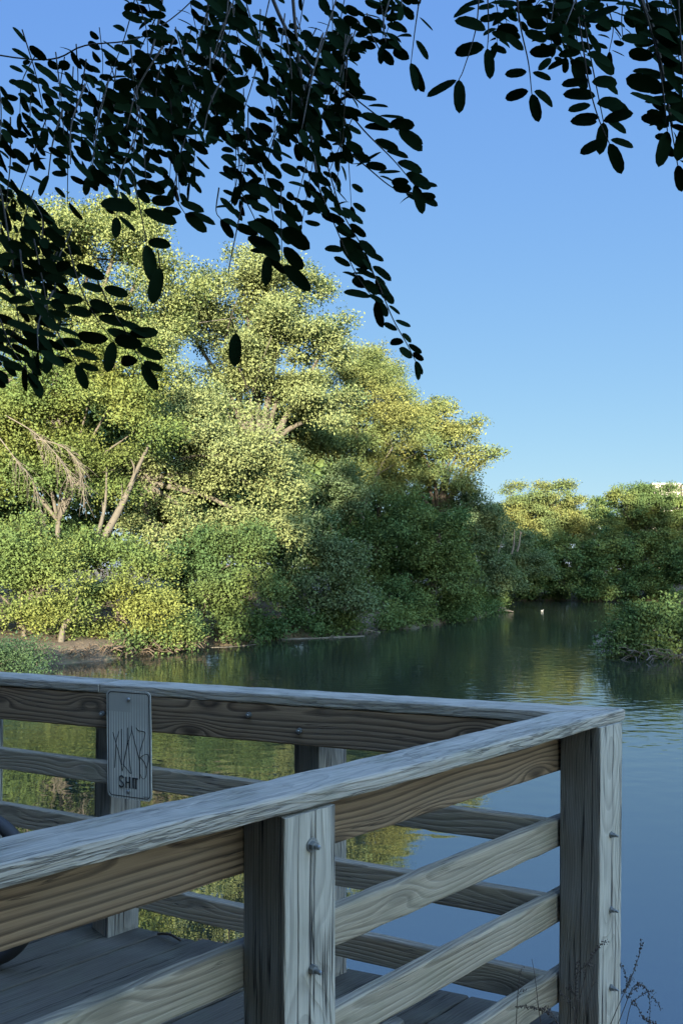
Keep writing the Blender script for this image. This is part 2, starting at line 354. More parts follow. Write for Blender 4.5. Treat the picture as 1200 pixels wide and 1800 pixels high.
def onB(s, off, H): v = PB + BD * s - BN * off; v.z = CZ - H; return v
def onA(t, off, H): v = PA + AD * t - AN * off; v.z = CZ - H; return v
def bolt(pos, nrm, parent, r=.011, l=.02, washer=.02):
    mb = MB(); nrm = Vector(nrm).normalized(); pos = Vector(pos)
    mb.tube([pos - nrm * .002, pos + nrm * .003], washer, 14)
    mb.tube([pos + nrm * .003, pos + nrm * .013], r * 1.25, 6)
    mb.tube([pos + nrm * .013, pos + nrm * (.013 + l), pos + nrm * (.016 + l)], [r * .62, r * .62, r * .4], 10)
    o = mb.build('bolt', M['metal'], smooth=False)
    o.parent = parent; o.matrix_parent_inverse = parent.matrix_parent_inverse.copy() if False else Matrix.Identity(4)
    o.matrix_parent_inverse = (Matrix.Translation(parent.parent.location) @ parent.matrix_parent_inverse @ parent.matrix_basis).inverted() if parent.parent else parent.matrix_basis.inverted()
    return o

# near railing --------------------------------------------------------
nr = thing('railing', (PB.x, PB.y, DECK), 'near weathered railing crossing in front of the deck, with two bolted posts', 'railing')
capw = .13
def sagB(t):
    s = -1.75 + t * (1.75 + 1.421); return 0.013 * math.exp(-((s + .62) / .4) ** 2) * 0 + (.008 * math.sin(math.pi * min(1, max(0, -s / 1.2))) if s < 0 else -.004 * math.sin(math.pi * min(1, s / 1.42)))
o = beam('top_cap', onB(-1.75, capw / 2, .466), onB(1.421 - .105, capw / 2, .452), BD.cross(Vector((0, 0, 1))), capw, .038, M['cap'], nr, sag=sagB, bev=.007, rough=.0012, step=.03)
capB = o
# mitre of the end: slide end vertices along the cap so that the cut meets the far cap
def mitre(o, xe, k, width):
    for v in o.data.vertices:
        if v.co.x > xe - .02: v.co.x += k * v.co.y
pB = [('upper_board', .5, .652, M['board']), ('rail', .805, .897, M['railgrey']), ('rail', 1.045, 1.14, M['railgrey']), ('rail', 1.30, 1.40, M['railgrey'])]
for nm, h0, h1, mt in pB:
    a = onB(-1.7, .159, h0 + .004); b = onB(1.385, .159, h0)
    beam(nm, a, b, BN, .038, h1 - h0, mt, nr, bev=.007, rough=.0012)
p1 = post(PB.x, PB.y, CZ - .503, DECK - .6, nr, (.0, 0)); p2 = post(.796, 2.45, CZ - .49, DECK - .6, nr, (-.012, -.004))
p0 = post(PB.x - 1.25 * BD.x, PB.y - 1.25 * BD.y, CZ - .49, DECK - .6, nr)
for py in (1485, 1702):
    q = PB + BD * .072; bolt((q.x, q.y, CZ - (py - 1000) / F * q.y), BN, p1, .008, .010 if py < 1600 else .014, .015 if py < 1600 else .009)
for py in (1467, 1599, 1736):
    q = Vector((.796, 2.45, 0)) + BD * .066; bolt((q.x, q.y, CZ - (py - 1000) / F * q.y), BN, p2, .006, .008, .010)
beam('cleat', onB(.05, .42, 1.385), onB(.80, .42, 1.385), BN, .038, .115, M['railgrey'], nr)

# far railing ---------------------------------------------------------
fr_ = thing('railing', (-.078, 2.88, DECK), 'far weathered railing along the water edge of the deck, carrying a metal sign', 'railing')
wA = .14
JT = 1.99                                # where the two caps butt, above the sign
beam('top_cap', onA(3.9, wA / 2, .462), onA(JT + .003, wA / 2, .462), AN, wA, .038, M['cap'], fr_, bev=.006, rough=.0014, step=.04)
capA = beam('top_cap', onA(JT, wA / 2 + .004, .463), onA(0.10, wA / 2, .452), AN, wA, .038, M['cap'], fr_, bev=.006, rough=.0014, step=.04)
for nm, hl, hr, hh, mt, off in (('upper_board', .505, .492, .140, M['board'], .024), ('rail', .768, .803, .088, M['railgrey'], .026), ('rail', 1.003, 1.046, .090, M['railgrey'], .026), ('rail', 1.213, 1.300, .098, M['railgrey'], .026)):
    a = onA(4.0, off, hl - (hr - hl) * .55); b = onA(.235, off, hr)
    ob = beam(nm, a, b, AN, .038, hh, mt, fr_, bev=.006, rough=.0012)
    if nm == 'upper_board':
        for px, py in ((180, 1254), (437, 1256), (526, 1284)):
            k = (px - CX) / F; t = (PA.x - k * PA.y) / (-AD.x + k * AD.y)
            q = onA(t, .004, 0); bolt((q.x, q.y, CZ - (py - HY) / F * q.y), AN, ob, .008, .001, .010)
for (x, y, ln) in ((-.935, 3.255, (-.03, .0)), (-.082, 2.888, (0, 0)), (-1.665, 3.60, (-.02, 0)), (-2.55, 3.98, (0, 0))):
    post(x, y, CZ - .50, DECK - .6, fr_, ln)

# mitred corner: inner and outer corner of the two caps
O_ = Vector((.919, 2.579, 0)); I_ = Vector((.6756, 2.5277, 0))
def cut(o, pa, pb, keep):                # trim a cap by the vertical plane through pa, pb
    n = Vector((pb.y - pa.y, -(pb.x - pa.x), 0)).normalized()
    if (keep - pa).dot(n) > 0: n = -n
    mw = Matrix.Translation(o.parent.location) @ o.matrix_parent_inverse @ o.matrix_basis
    inv = mw.inverted(); bm = bmesh.new(); bm.from_mesh(o.data)
    bmesh.ops.bisect_plane(bm, geom=bm.verts[:] + bm.edges[:] + bm.faces[:], plane_co=inv @ Vector((pa.x, pa.y, CZ - .46)), plane_no=inv.to_3x3() @ n, clear_outer=True)
    bmesh.ops.holes_fill(bm, edges=[e for e in bm.edges if e.is_boundary]); bmesh.ops.recalc_face_normals(bm, faces=bm.faces)
    bm.to_mesh(o.data); bm.free()
capB_far = O_ + BD * .012
g = (O_ - I_).normalized(); gn = Vector((g.y, -g.x, 0))
# extend both caps past the corner first
for o in (capB, capA):
    xs = [v.co.x for v in o.data.vertices]; xm = max(xs)
    for v in o.data.vertices:
        if v.co.x > xm - .004: v.co.x += .25
cut(capB, I_ + gn * .0025, O_ + gn * .0025, onB(0, .05, 0) * Vector((1, 1, 0)).x if False else Vector((PB.x, PB.y, 0)))
cut(capA, I_ - gn * .0025, O_ - gn * .0025, Vector((-.9, 3.2, 0)))

# deck ----------------------------------------------------------------
dk = thing('wooden_deck', (-1, 2.2, DECK), 'weathered grey plank deck on short piles over the river', 'deck')
E0 = PA - AN * .18                       # outer edge of the deck, parallel to the far railing
mbj = MB()
off = .06
planks = []
k_ = 0
while off < 3.6:
    base = PB - BN * (off + .07)
    # along BD from s0 to where the edge line is met
    den = BD.x * AD.y - BD.y * AD.x
    s1 = ((E0.x - base.x) * AD.y - (E0.y - base.y) * AD.x) / den + rnd.uniform(-.012, .02)
    a = base - BD * 1.7; b = base + BD * s1; dz = rnd.uniform(-.003, .002)
    a.z = b.z = DECK + dz; planks.append((a, b)); off += .146
pk = None
bm_all = bmesh.new()
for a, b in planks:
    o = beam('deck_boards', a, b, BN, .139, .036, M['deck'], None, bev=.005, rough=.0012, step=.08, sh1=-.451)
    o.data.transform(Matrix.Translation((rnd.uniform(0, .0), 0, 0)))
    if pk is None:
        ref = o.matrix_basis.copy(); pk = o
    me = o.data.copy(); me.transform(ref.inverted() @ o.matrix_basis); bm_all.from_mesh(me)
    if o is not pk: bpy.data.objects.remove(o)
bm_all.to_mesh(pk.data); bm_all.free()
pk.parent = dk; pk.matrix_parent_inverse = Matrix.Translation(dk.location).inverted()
for t0, t1, of in ((-.1, 4.2, .14), (.1, 4.2, -1.0)):
    beam('joist', onA(t0, of, 1.552) , onA(t1, of, 1.552), AN, .045, .19, M['railgrey'], dk)
for t in (.25, 1.5, 2.8):
    q = onA(t, .07, 1.6); mb = MB(); mb.tube([(q.x, q.y, DECK - .07), (q.x, q.y, -1.2)], .10, 14); local(mb.build('pile', M['post'], smooth=True), dk)

# fallen twig on the deck
mb = MB(); a = P(278, 1647, 3.27); a.z = DECK + .012; b = P(318, 1655, 3.2); b.z = DECK + .016; c = P(300, 1646, 3.27); c.z = DECK + .02
mb.tube(curve([a, (a + b) / 2 + Vector((0, 0, .012)), b], 6), .005, 5); mb.tube([(a + b) / 2 + Vector((0, 0, .01)), c], .003, 5)
tag(mb.build('twig', M['weed']), 'short dark twig lying near the outer edge of the deck', 'twig')

# sign ----------------------------------------------------------------
SW, SH = .2115, .428
k = (190 - CX) / F; t_l = (PA.x - k * PA.y) / (-AD.x + k * AD.y)
org = PA + AD * t_l + AN * .006; org.z = CZ - (1211 - HY) / F * org.y      # top left corner
sg = thing('metal_sign', tuple(org), 'small grey ribbed metal sign with scratched tag on the far railing', 'sign')
su, sv = -AD, Vector((.012, 0, -1)).normalized(); sn = AN
def S(u, v, d=0.0): return su * (u * SW) + sv * (v * SH) + sn * d
def rrect(inset, rad, n=7):
    out = []; x0, x1, y0, y1 = inset / SW, 1 - inset / SW, inset / SH, 1 - inset / SH
    for cx, cy, a0 in ((x1, y0, -90), (x1, y1, 0), (x0, y1, 90), (x0, y0, 180)):
        sx = -1 if cx > .5 else 1; sy = 1 if cy < .5 else -1
        for i in range(n):
            a = math.radians(a0 + 90 * i / (n - 1)); out.append((cx + (sx * rad + rad * math.cos(a)) / SW, cy + (sy * rad + rad * math.sin(a)) / SH))
    return out
def platemat():
    m, N, L, b = newmat('ribbed_sign_sheet'); tc = N.new('ShaderNodeTexCoord').outputs['Object']
    d = N.new('ShaderNodeVectorMath'); d.operation = 'DOT_PRODUCT'; L.new(tc, d.inputs[0]); d.inputs[1].default_value = tuple(su)
    u = math_(N, L, 'DIVIDE', d.outputs['Value'], SW); sz = N.new('ShaderNodeSeparateXYZ'); L.new(tc, sz.inputs[0]); v = math_(N, L, 'DIVIDE', sz.outputs[2], -SH)
    st = math_(N, L, 'SINE', math_(N, L, 'MULTIPLY', u, 2 * math.pi * 17)); st = math_(N, L, 'ADD', math_(N, L, 'MULTIPLY', st, 1.6), 0.5, True)
    bare = math_(N, L, 'MULTIPLY', math_(N, L, 'LESS_THAN', u, .55), math_(N, L, 'LESS_THAN', v, .2))
    fade = ramp(N, [(0.12, 0.25), (0.42, 1.0)]); L.new(v, fade.inputs[0])
    nz = noise(N, L, tc, 18, 5, 0.6)
    st = math_(N, L, 'MULTIPLY', math_(N, L, 'MULTIPLY', st, fade.outputs[0]), math_(N, L, 'SUBTRACT', 1.0, bare))
    c = mix(N, L, st, (0.36, 0.35, 0.315), (0.66, 0.64, 0.56)); c = mix(N, L, math_(N, L, 'MULTIPLY', nz, .35), c, (0.15, 0.155, 0.16))
    L.new(c, b.inputs['Base Color']); b.inputs['Roughness'].default_value = 0.42; b.inputs['Metallic'].default_value = 0.1
    return m
M['plate'] = platemat()
def flat(loop, d0, d1):
    mb = MB(); n = len(loop); v = [S(x, y, d0) for x, y in loop] + [S(x, y, d1) for x, y in loop]
    mb.add(v, [tuple(range(n)), tuple(range(2 * n - 1, n - 1, -1))] + [(i, i + n, (i + 1) % n + n, (i + 1) % n) for i in range(n)]); return mb
plate = flat(rrect(0, .022), .0, .003).build('sign_plate', M['plate'], sg)
mb = MB(); lo, hi = rrect(.007, .017), rrect(.0105, .0145); n = len(lo)
mb.add([S(x, y, .0036) for x, y in lo] + [S(x, y, .0036) for x, y in hi], [(i, (i + 1) % n, (i + 1) % n + n, i + n) for i in range(n)])
mb.build('border_line', M['black'], sg)
def sc(x, y):
    f = (y - 220) / 1360.0; xl = 290 - 18 * f; top = 215 + 25 * (x - xl) / 560; bot = 1560 + 50 * (x - xl) / 560
    return ((x - xl) / 560.0, (y - top) / (bot - top))
mb = MB()
for line in ([(360,755),(400,900),(440,1060),(470,1240)], [(438,740),(398,890),(385,1050),(372,1200)], [(475,710),(470,900),(466,1160)], [(553,690),(548,850),(515,1010),(474,1228)],
             [(600,665),(598,740),(545,900),(490,1130)], [(600,700),(640,890),(690,1110),(688,1330)], [(553,850),(560,1000),(572,1180),(580,1265),(480,1150)],
             [(658,690),(690,725),(768,745),(750,830),(712,940),(693,1060),(685,1320)], [(698,1060),(760,1020),(803,1030),(800,1110),(770,1200)], [(700,1062),(745,1110),(772,1190),(768,1290),(740,1325),(712,1310),(698,1270)]):
    pts = [S(*sc(x, y), .0036) for x, y in line]; mb.tube(curve(pts, 5), .0011, 5)
mb.build('scratched_tag', M['black'], sg)
def strokes(lines, r):
    for ln_ in lines:
        pts = [S(*sc(x, y), .0034) for x, y in ln_]; mb.tube(curve(pts, 4) if len(pts) > 2 else pts, r, 6)
mb = MB()
strokes([[(484,1322),(470,1303),(448,1300),(432,1322),(442,1352),(468,1375),(482,1402),(472,1430),(448,1436),(430,1414)],
         [(516,1306),(514,1442)], [(562,1306),(560,1446)], [(515,1374),(561,1378)], [(602,1316),(606,1446)], [(612,1322),(664,1330)], [(640,1326),(638,1454)]], .0031)
mb.build('lettering', M['black'], sg)
mb = MB(); strokes([[(730,1540),(735,1556),(745,1554),(748,1542)], [(765,1546),(757,1552),(766,1560)], [(775,1545),(776,1560)]], .0006); mb.build('small_print', M['black'], sg)
for x, y in ((572, 340), (540, 1490)):
    u, v = sc(x, y); mb = MB(); q = S(u, v, .003); mb.tube([q, q + sn * .004, q + sn * .007], [.0085, .0075, .004], 12); mb.build('screw', M['metal'], sg)

# bicycle --------------------------------------------------------------
WC = Vector((-1.385, 3.03, 0)); R = .30; WC.z = DECK + R
fd = Vector((.94, -.34, 0)).normalized(); bk = -fd; sd = Vector((fd.y, -fd.x, 0))
bi = thing('bicycle', (WC.x, WC.y, DECK), 'bicycle with black tyres parked on the deck against the far railing', 'bicycle')
def wheel(c):
    mb = MB(); n = 48
    def ring(rad, tube_r, seg):
        v, f = [], []
        for i in range(n):
            a = 2 * math.pi * i / n; d = fd * math.cos(a) + Vector((0, 0, 1)) * math.sin(a)
            for j in range(seg):
                b = 2 * math.pi * j / seg; v.append(c + d * (rad + tube_r * math.cos(b)) + sd * tube_r * math.sin(b) * .95)
        for i in range(n):
            for j in range(seg):
                f.append((i * seg + j, ((i + 1) % n) * seg + j, ((i + 1) % n) * seg + (j + 1) % seg, i * seg + (j + 1) % seg))
        mb.add(v, f)
    ring(R - .027, .027, 12); ty = local(mb.build('wheel', M['rubber'], smooth=True), bi)
    mb = MB(); ring(R - .06, .010, 8); rm = mb.build('rim', M['metal'], smooth=True)
    mb = MB()
    for i in range(28):
        a = 2 * math.pi * i / 28; d = fd * math.cos(a) + Vector((0, 0, 1)) * math.sin(a); mb.tube([c + sd * .025 * (1 if i % 2 else -1), c + d * (R - .065)], .001, 4)
    mb.tube([c - sd * .05, c + sd * .05], .018, 10); sp = mb.build('spokes', M['metal'])
    for q in (rm, sp): q.parent = ty; q.matrix_parent_inverse = Matrix.Translation(bi.location).inverted()
wheel(WC); RC = WC + bk * 1.02; wheel(RC)
up = Vector((0, 0, 1)); hd0 = WC + bk * .16 + up * .36; hd1 = WC + bk * .20 + up * .48; bb = RC + fd * .42 + up * -.02; st_ = RC + fd * .27 + up * .38
mb = MB()
for a, b, r in ((hd0, hd1, .019), (hd0 + up * .03, bb, .018), (hd1, st_, .016), (bb, st_, .016), (bb, RC, .011), (st_, RC, .010)): mb.tube([a, b], r, 10)
local(mb.build('frame', M['frame'], smooth=True), bi)
mb = MB()
for s_ in (-1, 1): mb.tube(curve([hd0, hd0 + sd * .05 * s_ - up * .04, WC + sd * .05 * s_], 5), .011, 8)
local(mb.build('fork', M['frame'], smooth=True), bi)
mb = MB(); mb.tube([hd1, hd1 + bk * .02 + up * .05], .014, 8); mb.tube(curve([hd1 + up * .05 + sd * .26 + bk * .03, hd1 + up * .05, hd1 + up * .05 - sd * .26 + bk * .03], 6), .012, 8)
local(mb.build('handlebar', M['frame'], smooth=True), bi)
mb = MB(); s0 = st_ + bk * .04 + up * .14; mb.tube([st_, s0], .013, 8); mb.tube([s0 + bk * .12 + up * .02, s0 + bk * .06 + up * .025, s0 + fd * .04 + up * .02, s0 + fd * .15 + up * .01], [.05, .065, .03, .016], 10)
local(mb.build('saddle', M['rubber'], smooth=True), bi)
mb = MB(); mb.tube([bb - sd * .06, bb + sd * .06], .022, 12); mb.tube([bb + sd * .05, bb + sd * .055], .085, 20); mb.tube([bb + sd * .065, bb + sd * .07 + fd * .11 - up * .12], .009, 6); mb.tube([bb - sd * .065, bb - sd * .07 - fd * .11 + up * .12], .009, 6)
local(mb.build('crank', M['metal'], smooth=True), bi)

# ------------------------------------------------------------------ foliage
def crown_arrays(lobes, L, W, seed, dens=1.0, clump=0.5, upbias=0.22, spray=14, spread=.34, droop=.25, core=0.15, fill=1.0):
    """lobes: (centre, radius x, radius y, radius z) in metres -> vertices of many small folded leaves, grouped in sprays and clumps"""
    g = np.random.default_rng(seed); out = []
    for c, rx, ry, rz in lobes:
        c = np.array(c, float); R_ = np.array([rx, ry, rz]); area = math.pi * rx * rz
        L_, W_ = L * .84, W * .84; n = int(area * dens * 4.4 / (L_ * W_ * 0.5)); ns = max(6, n // spray); nc = max(4, int(area * 2.1 * fill / (math.pi * clump ** 2)))
        d = g.normal(size=(nc, 3)); d /= np.linalg.norm(d, axis=1, keepdims=True)
        d[:, 2] = np.where(d[:, 2] < -.45, -d[:, 2], d[:, 2]); flip = (d[:, 1] > .3) & (g.random(nc) < .5); d[flip, 1] *= -1
        rr = g.uniform(.55, 1.2, nc)[:, None]; rr[g.random(nc) < core] *= .55
        cc = c + d * R_ * rr; cr = clump * g.uniform(.45, 1.35, nc); far_ = g.random(nc) < .14; cc[far_] += d[far_] * R_ * .22; cr[far_] *= .6
        ci = g.choice(nc, ns, p=cr ** 2 / (cr ** 2).sum())
        e = g.normal(size=(ns, 3)); e /= np.linalg.norm(e, axis=1, keepdims=True)
        e[:, 2] = np.where((e[:, 2] < -.2) & (g.random(ns) < .6), -e[:, 2], e[:, 2])
        sp = cc[ci] + e * (cr[ci] * g.uniform(.45, 1.08, ns))[:, None] * np.array([1.25, 1.25, .7])
        outw = d[ci] * .7 + e * .8; outw /= np.linalg.norm(outw, axis=1, keepdims=True)
        si = np.repeat(np.arange(ns), spray); m = len(si)
        ax = outw[si] + g.normal(size=(m, 3)) * .6; ax[:, 2] -= droop
        pos = sp[si] + g.normal(size=(m, 3)) * spread * .5 * np.array([1, 1, .8]) + outw[si] * (g.uniform(-.5, .6, m) * spread)[:, None]
        nr_ = outw[si] * (1 - upbias) + np.array([0, 0, 1]) * upbias + g.normal(size=(ns, 3))[si] * .25 + g.normal(size=(m, 3)) * .22
        out.append((pos, ax, nr_))
    pos = np.concatenate([o[0] for o in out]); ax = np.concatenate([o[1] for o in out]); nr_ = np.concatenate([o[2] for o in out])
    ax /= np.linalg.norm(ax, axis=1, keepdims=True); nr_ -= ax * (nr_ * ax).sum(1, keepdims=True); nr_ /= np.linalg.norm(nr_, axis=1, keepdims=True) + 1e-9
    b = np.cross(nr_, ax); m = len(pos); s = g.uniform(.5, 1.4, (m, 1)); Lx, Wx = L * .84 * s / 2, W * .84 * s / 2
    v = np.empty((m, 4, 3)); v[:, 0] = pos - ax * Lx; v[:, 1] = pos + b * Wx + nr_ * Wx * .35 + ax * Lx * .1; v[:, 2] = pos + ax * Lx - nr_ * Lx * .25; v[:, 3] = pos - b * Wx + nr_ * Wx * .35 + ax * Lx * .1
    return v.reshape(-1, 3)
def leaves(name, v, mat, root):
    v = v - np.array(root.location); me = npmesh(name, v, np.arange(len(v)), 4, mat)
    o = bpy.data.objects.new(name, me); C.objects.link(o); o.parent = root; return o
def lob(px, py, Z, rx, ry, rd=None):
    k = Z / F; r = (rx + ry) / 2 * k if rd is None else rd
    return (tuple(P(px, py, Z)), rx * k, r, ry * k)
def trunk_mesh(base, lobes, r0, seed, lean=None, twigs=2):
    g = random.Random(seed); mb = MB(); base = Vector(base)
    top = max(lobes, key=lambda l: l[0][2]); cen = sum((Vector(l[0]) for l in lobes), Vector()) / len(lobes)
    fork = base.lerp(cen, .55); fork.x = base.x * .5 + cen.x * .5
    if lean: fork = Vector(lean)
    mid = base.lerp(fork, .5) + Vector((g.uniform(-.2, .2), g.uniform(-.2, .2), 0))
    mb.tube(curve([base - Vector((0, 0, .3)), base + Vector((0, 0, .25)), mid, fork], 5), [r0 * (1.35 - .75 * i / 15) for i in range(16)], 9)
    for l in lobes:
        q = Vector(l[0]); e = fork.lerp(q, .5) + Vector((g.uniform(-.3, .3), g.uniform(-.3, .3), .3)); pts = curve([fork - Vector((0, 0, .1)), e, q], 5)
        n = len(pts); mb.tube(pts, [r0 * .55 * (1 - .8 * i / n) for i in range(n)], 6)
        for _ in range(twigs):
            d = Vector((g.gauss(0, 1) * l[1], g.gauss(0, 1) * l[2], abs(g.gauss(0, 1)) * l[3])) * .6
            pts = curve([q, q + d * .5 + Vector((0, 0, .1)), q + d], 3); mb.tube(pts, [r0 * .14 * (1 - .8 * i / len(pts)) for i in range(len(pts))], 4)
    return mb
def gz(x, y): return float(height(np.array([x]), np.array([y]))[0])
def tree(name, base, lobes, mat, bark, L, W, seed, label, cat='tree', group=None, r0=.25, lean=None, parts=('crown', 'trunk'), **kw):
    x, y = base; z = gz(x, y); root = thing(name, (x, y, max(z, 0)), label, cat, group)
    leaves(parts[0], crown_arrays(lobes, L, W, seed, **kw), mat, root)
    local(trunk_mesh((x, y, z), lobes, r0, seed, lean).build(parts[1], bark, smooth=True), root); return root

g_left = 'trees on the left bank'; g_shr = 'shrubs along the left waterline'; g_far = 'trees on the far bank'
def lobs(Z, *a): return [lob(x, y, Z + (q[0] if q else 0), rx, ry) for (x, y, rx, ry, *q) in a]
tree('tree', (-13, 34), lobs(33, (60,480,115,110), (165,455,85,90), (265,450,55,70,-.5), (290,560,60,90,-1), (120,610,150,100), (235,620,80,90,-1), (-70,560,110,150), (215,400,45,35), (20,410,60,50)),
     M['pale'], M['bark'], .128, .072, 11, 'tallest pale green tree at the left, half hidden by hanging leaves', group=g_left, r0=.35, clump=.75)
tree('tree', (-9.5, 26.5), lobs(26, (50,740,110,75), (160,695,110,70), (235,760,62,90), (20,840,100,80,.6), (110,860,110,80,.8), (-60,760,90,100), (240,650,50,55,.5)),
     M['yellow'], M['bark'], .105, .06, 12, 'bright yellow green tree with bare twigs, lower left above the bank', group=g_left, r0=.13, clump=.5)
tree('tree', (-4.2, 37), lobs(36, (430,515,60,60), (500,530,68,80), (395,600,80,90), (520,640,85,95), (440,700,100,90,-.5), (560,730,65,75), (345,600,40,60), (470,470,40,30), (565,620,40,50)),
     M['maple'], M['bark'], .14, .08, 13, 'tall silvery green maple rising in the middle of the left bank', group=g_left, r0=.38, clump=.7, core=.2)
tree('tree', (-5.5, 29.5), lobs(29.5, (330,790,80,70), (425,800,80,75,-.4), (480,860,55,60), (370,880,80,75), (290,930,70,70), (400,960,75,70), (250,850,50,60), (330,710,60,50,.5), (480,940,50,60)),
     M['maple'], M['bark'], .12, .07, 14, 'leaning maple below the tallest crowns with a broad lit skirt of leaves', group=g_left, r0=.24, lean=tuple(P(238, 838, 28.6)), clump=.55)
tree('tree', (1.2, 44), lobs(43, (615,700,60,70), (655,690,50,60), (600,790,75,80), (690,785,60,75), (640,850,70,55), (560,800,50,60,-1)),
     M['willow'], M['bark'], .13, .06, 15, 'dense yellow willow with fine leaves between the maple and the leaning arm', group=g_left, r0=.28, clump=.6, fill=1.3)
tree('tree', (2.2, 50), lobs(48, (655,645,45,28), (690,690,40,32), (640,670,40,30), (715,730,35,30)),
     M['willow'], M['bark'], .15, .07, 16, 'thin topped tree showing sky through its twigs above the willow', group=g_left, r0=.2, dens=.45, clump=.45, fill=1.5)
tree('tree', (5.4, 48), lobs(47, (768,745,36,42), (745,800,52,55), (800,790,45,45), (828,805,25,18), (858,803,22,15), (780,855,60,38), (715,855,45,45), (815,850,28,28), (735,735,22,25), (826,760,16,22)),
     M['willow'], M['barkdark'], .17, .09, 17, 'tree at the right end of the left bank stretching one leafy arm over the river', group=g_left, r0=.26, clump=.5, dens=.8, fill=1.2)
# shrubs on the left bank
def shrub(base, lobes, mat, L, W, seed, label, group=g_shr, **kw):
    kw.setdefault('clump', .4); return tree('shrub', base, lobes, mat, M['barkdark'], L, W, seed, label, 'shrub', group, r0=.06, parts=('foliage', 'stem'), **kw)
shrub((-9.4, 23.6), lobs(23.3, (20,990,85,70), (95,1040,65,60), (0,1085,75,50), (80,1100,60,40), (-60,1030,70,80), (40,945,50,35)), M['yellow'], .095, .055, 21, 'yellow green bush at the far left of the waterline', fill=.6, clump=.45)
shrub((-7.0, 25.6), lobs(24.8, (180,1000,70,60), (205,1070,65,48), (265,1075,60,42), (130,975,45,35), (245,1015,55,45), (215,1118,55,22), (140,1128,40,20), (285,1122,45,18)), M['yellow'], .10, .06, 22, 'sunlit bush above the tangled roots, left of the leaning stem', fill=.55, clump=.4)
shrub((-5.3, 27.5), lobs(26.8, (330,1030,65,55), (400,1050,55,55), (420,985,55,55), (365,990,60,50), (455,1060,45,45)), M['shrub'], .11, .065, 23, 'green bush under the leaning maple where sun meets shade', fill=.55, clump=.42)
shrub((-5.2, 25.2), lobs(24.9, (322,1108,32,26), (300,1118,22,18), (345,1118,20,16)), M['shrub'], .09, .055, 24, 'small rounded bush standing alone at the lit water edge', clump=.25)
shrub((-1.0, 33), lobs(31.2, (530,960,55,55), (560,1020,55,50), (500,1040,55,50), (600,1000,45,45), (540,1075,50,28), (620,1060,45,35)), M['bluish'], .13, .07, 25, 'shaded grey green bush above the dark fallen logs')
shrub((-.3, 38.5), lobs(37.5, (590,855,48,40), (570,900,45,45), (625,895,38,40), (540,870,35,40)), M['bluish'], .14, .08, 26, 'dusky blue green bush crown in the middle of the left bank')
shrub((3.6, 40.5), lobs(38.5, (690,930,70,50), (760,950,60,55), (650,970,60,55), (720,1010,80,50), (790,1010,50,45), (640,1035,50,45), (690,1065,70,25,-1), (760,1060,55,25), (815,1050,35,28)), M['shrub'], .14, .085, 27, 'wide shaded shrub hanging over the water in the middle', clump=.5)
shrub((7.2, 49), lobs(47.5, (810,900,45,38), (860,940,38,40), (835,970,40,45), (870,1005,35,40), (835,1040,35,28), (880,1035,22,22)), M['bluish'], .15, .08, 28, 'grey green shrub at the tip of the left bank beside dead stems')
shrub((9.2, 55), lobs(54, (905,960,30,35), (915,1000,35,35), (895,1030,35,25), (945,1000,25,30)), M['bluish'], .16, .08, 29, 'pale feathery shrub just beyond the bank tip')
shrub((-8.3, 18.3), lobs(18.4, (20,1165,55,26), (65,1172,30,20), (-40,1160,50,30)), M['grass'], .06, .03, 30, 'low green weed clump on the near left point, just over the railing', clump=.2)
# far bank
tree('tree', (15.4, 73), lobs(70, (908,914,36,34), (952,896,44,40), (1000,908,36,34), (930,945,50,36), (990,945,48,36), (988,868,18,20), (880,930,30,30), (960,925,60,35,2), (905,880,25,22)), M['fargold'], M['bark'], .18, .105, 41, 'golden topped round tree on the far bank, centre of the distance', group=g_far, clump=.6, fill=.85)
tree('tree', (26, 70), lobs(66, (1095,900,34,36), (1130,878,36,28), (1170,905,44,44), (1150,905,40,40), (1115,945,50,36), (1185,940,48,40), (1240,905,55,55)), M['far'], M['bark'], .18, .105, 42, 'green tree on the far bank at the right edge, before the pale building', group=g_far, clump=.6, fill=.85)
tree('tree', (26, 88), lobs(86, (1052,914,26,24), (1035,932,40,28), (1075,930,40,30)), M['far'], M['barkdark'], .24, .14, 43, 'dark tree set back in the gap between the two far crowns', group=g_far, clump=.9)
tree('tree', (15.5, 90), lobs(88, (845,915,45,32), (890,915,40,35), (820,940,45,40), (870,950,60,40)), M['bluish'], M['barkdark'], .24, .14, 44, 'distant blue green tree behind the tip of the left bank', group=g_far, clump=.9)
for i, (px, rx, lb) in enumerate(((905, 45, 'dark shrub at the left end of the far waterline'), (965, 50, 'dark shrub under the golden topped tree at the waterline'), (1035, 50, 'dark green shrub right of the golden topped tree at the waterline'), (1105, 50, 'dark shrub behind the island left tip'), (1175, 55, 'dark shrub at the right edge behind the island'))):
    tree('shrub', ((px - CX) / F * 66.5, 68), lobs(64, (px, 1000, rx, 42), (px - 20, 1035, rx * .8, 22), (px + 22, 1030, rx * .8, 25), (px + 10, 970, rx * .7, 25)), M['shrub'], M['barkdark'], .2, .12, 51 + i, lb, 'shrub', 'shrubs along the far waterline', r0=.07, parts=('foliage', 'stem'), clump=.6)
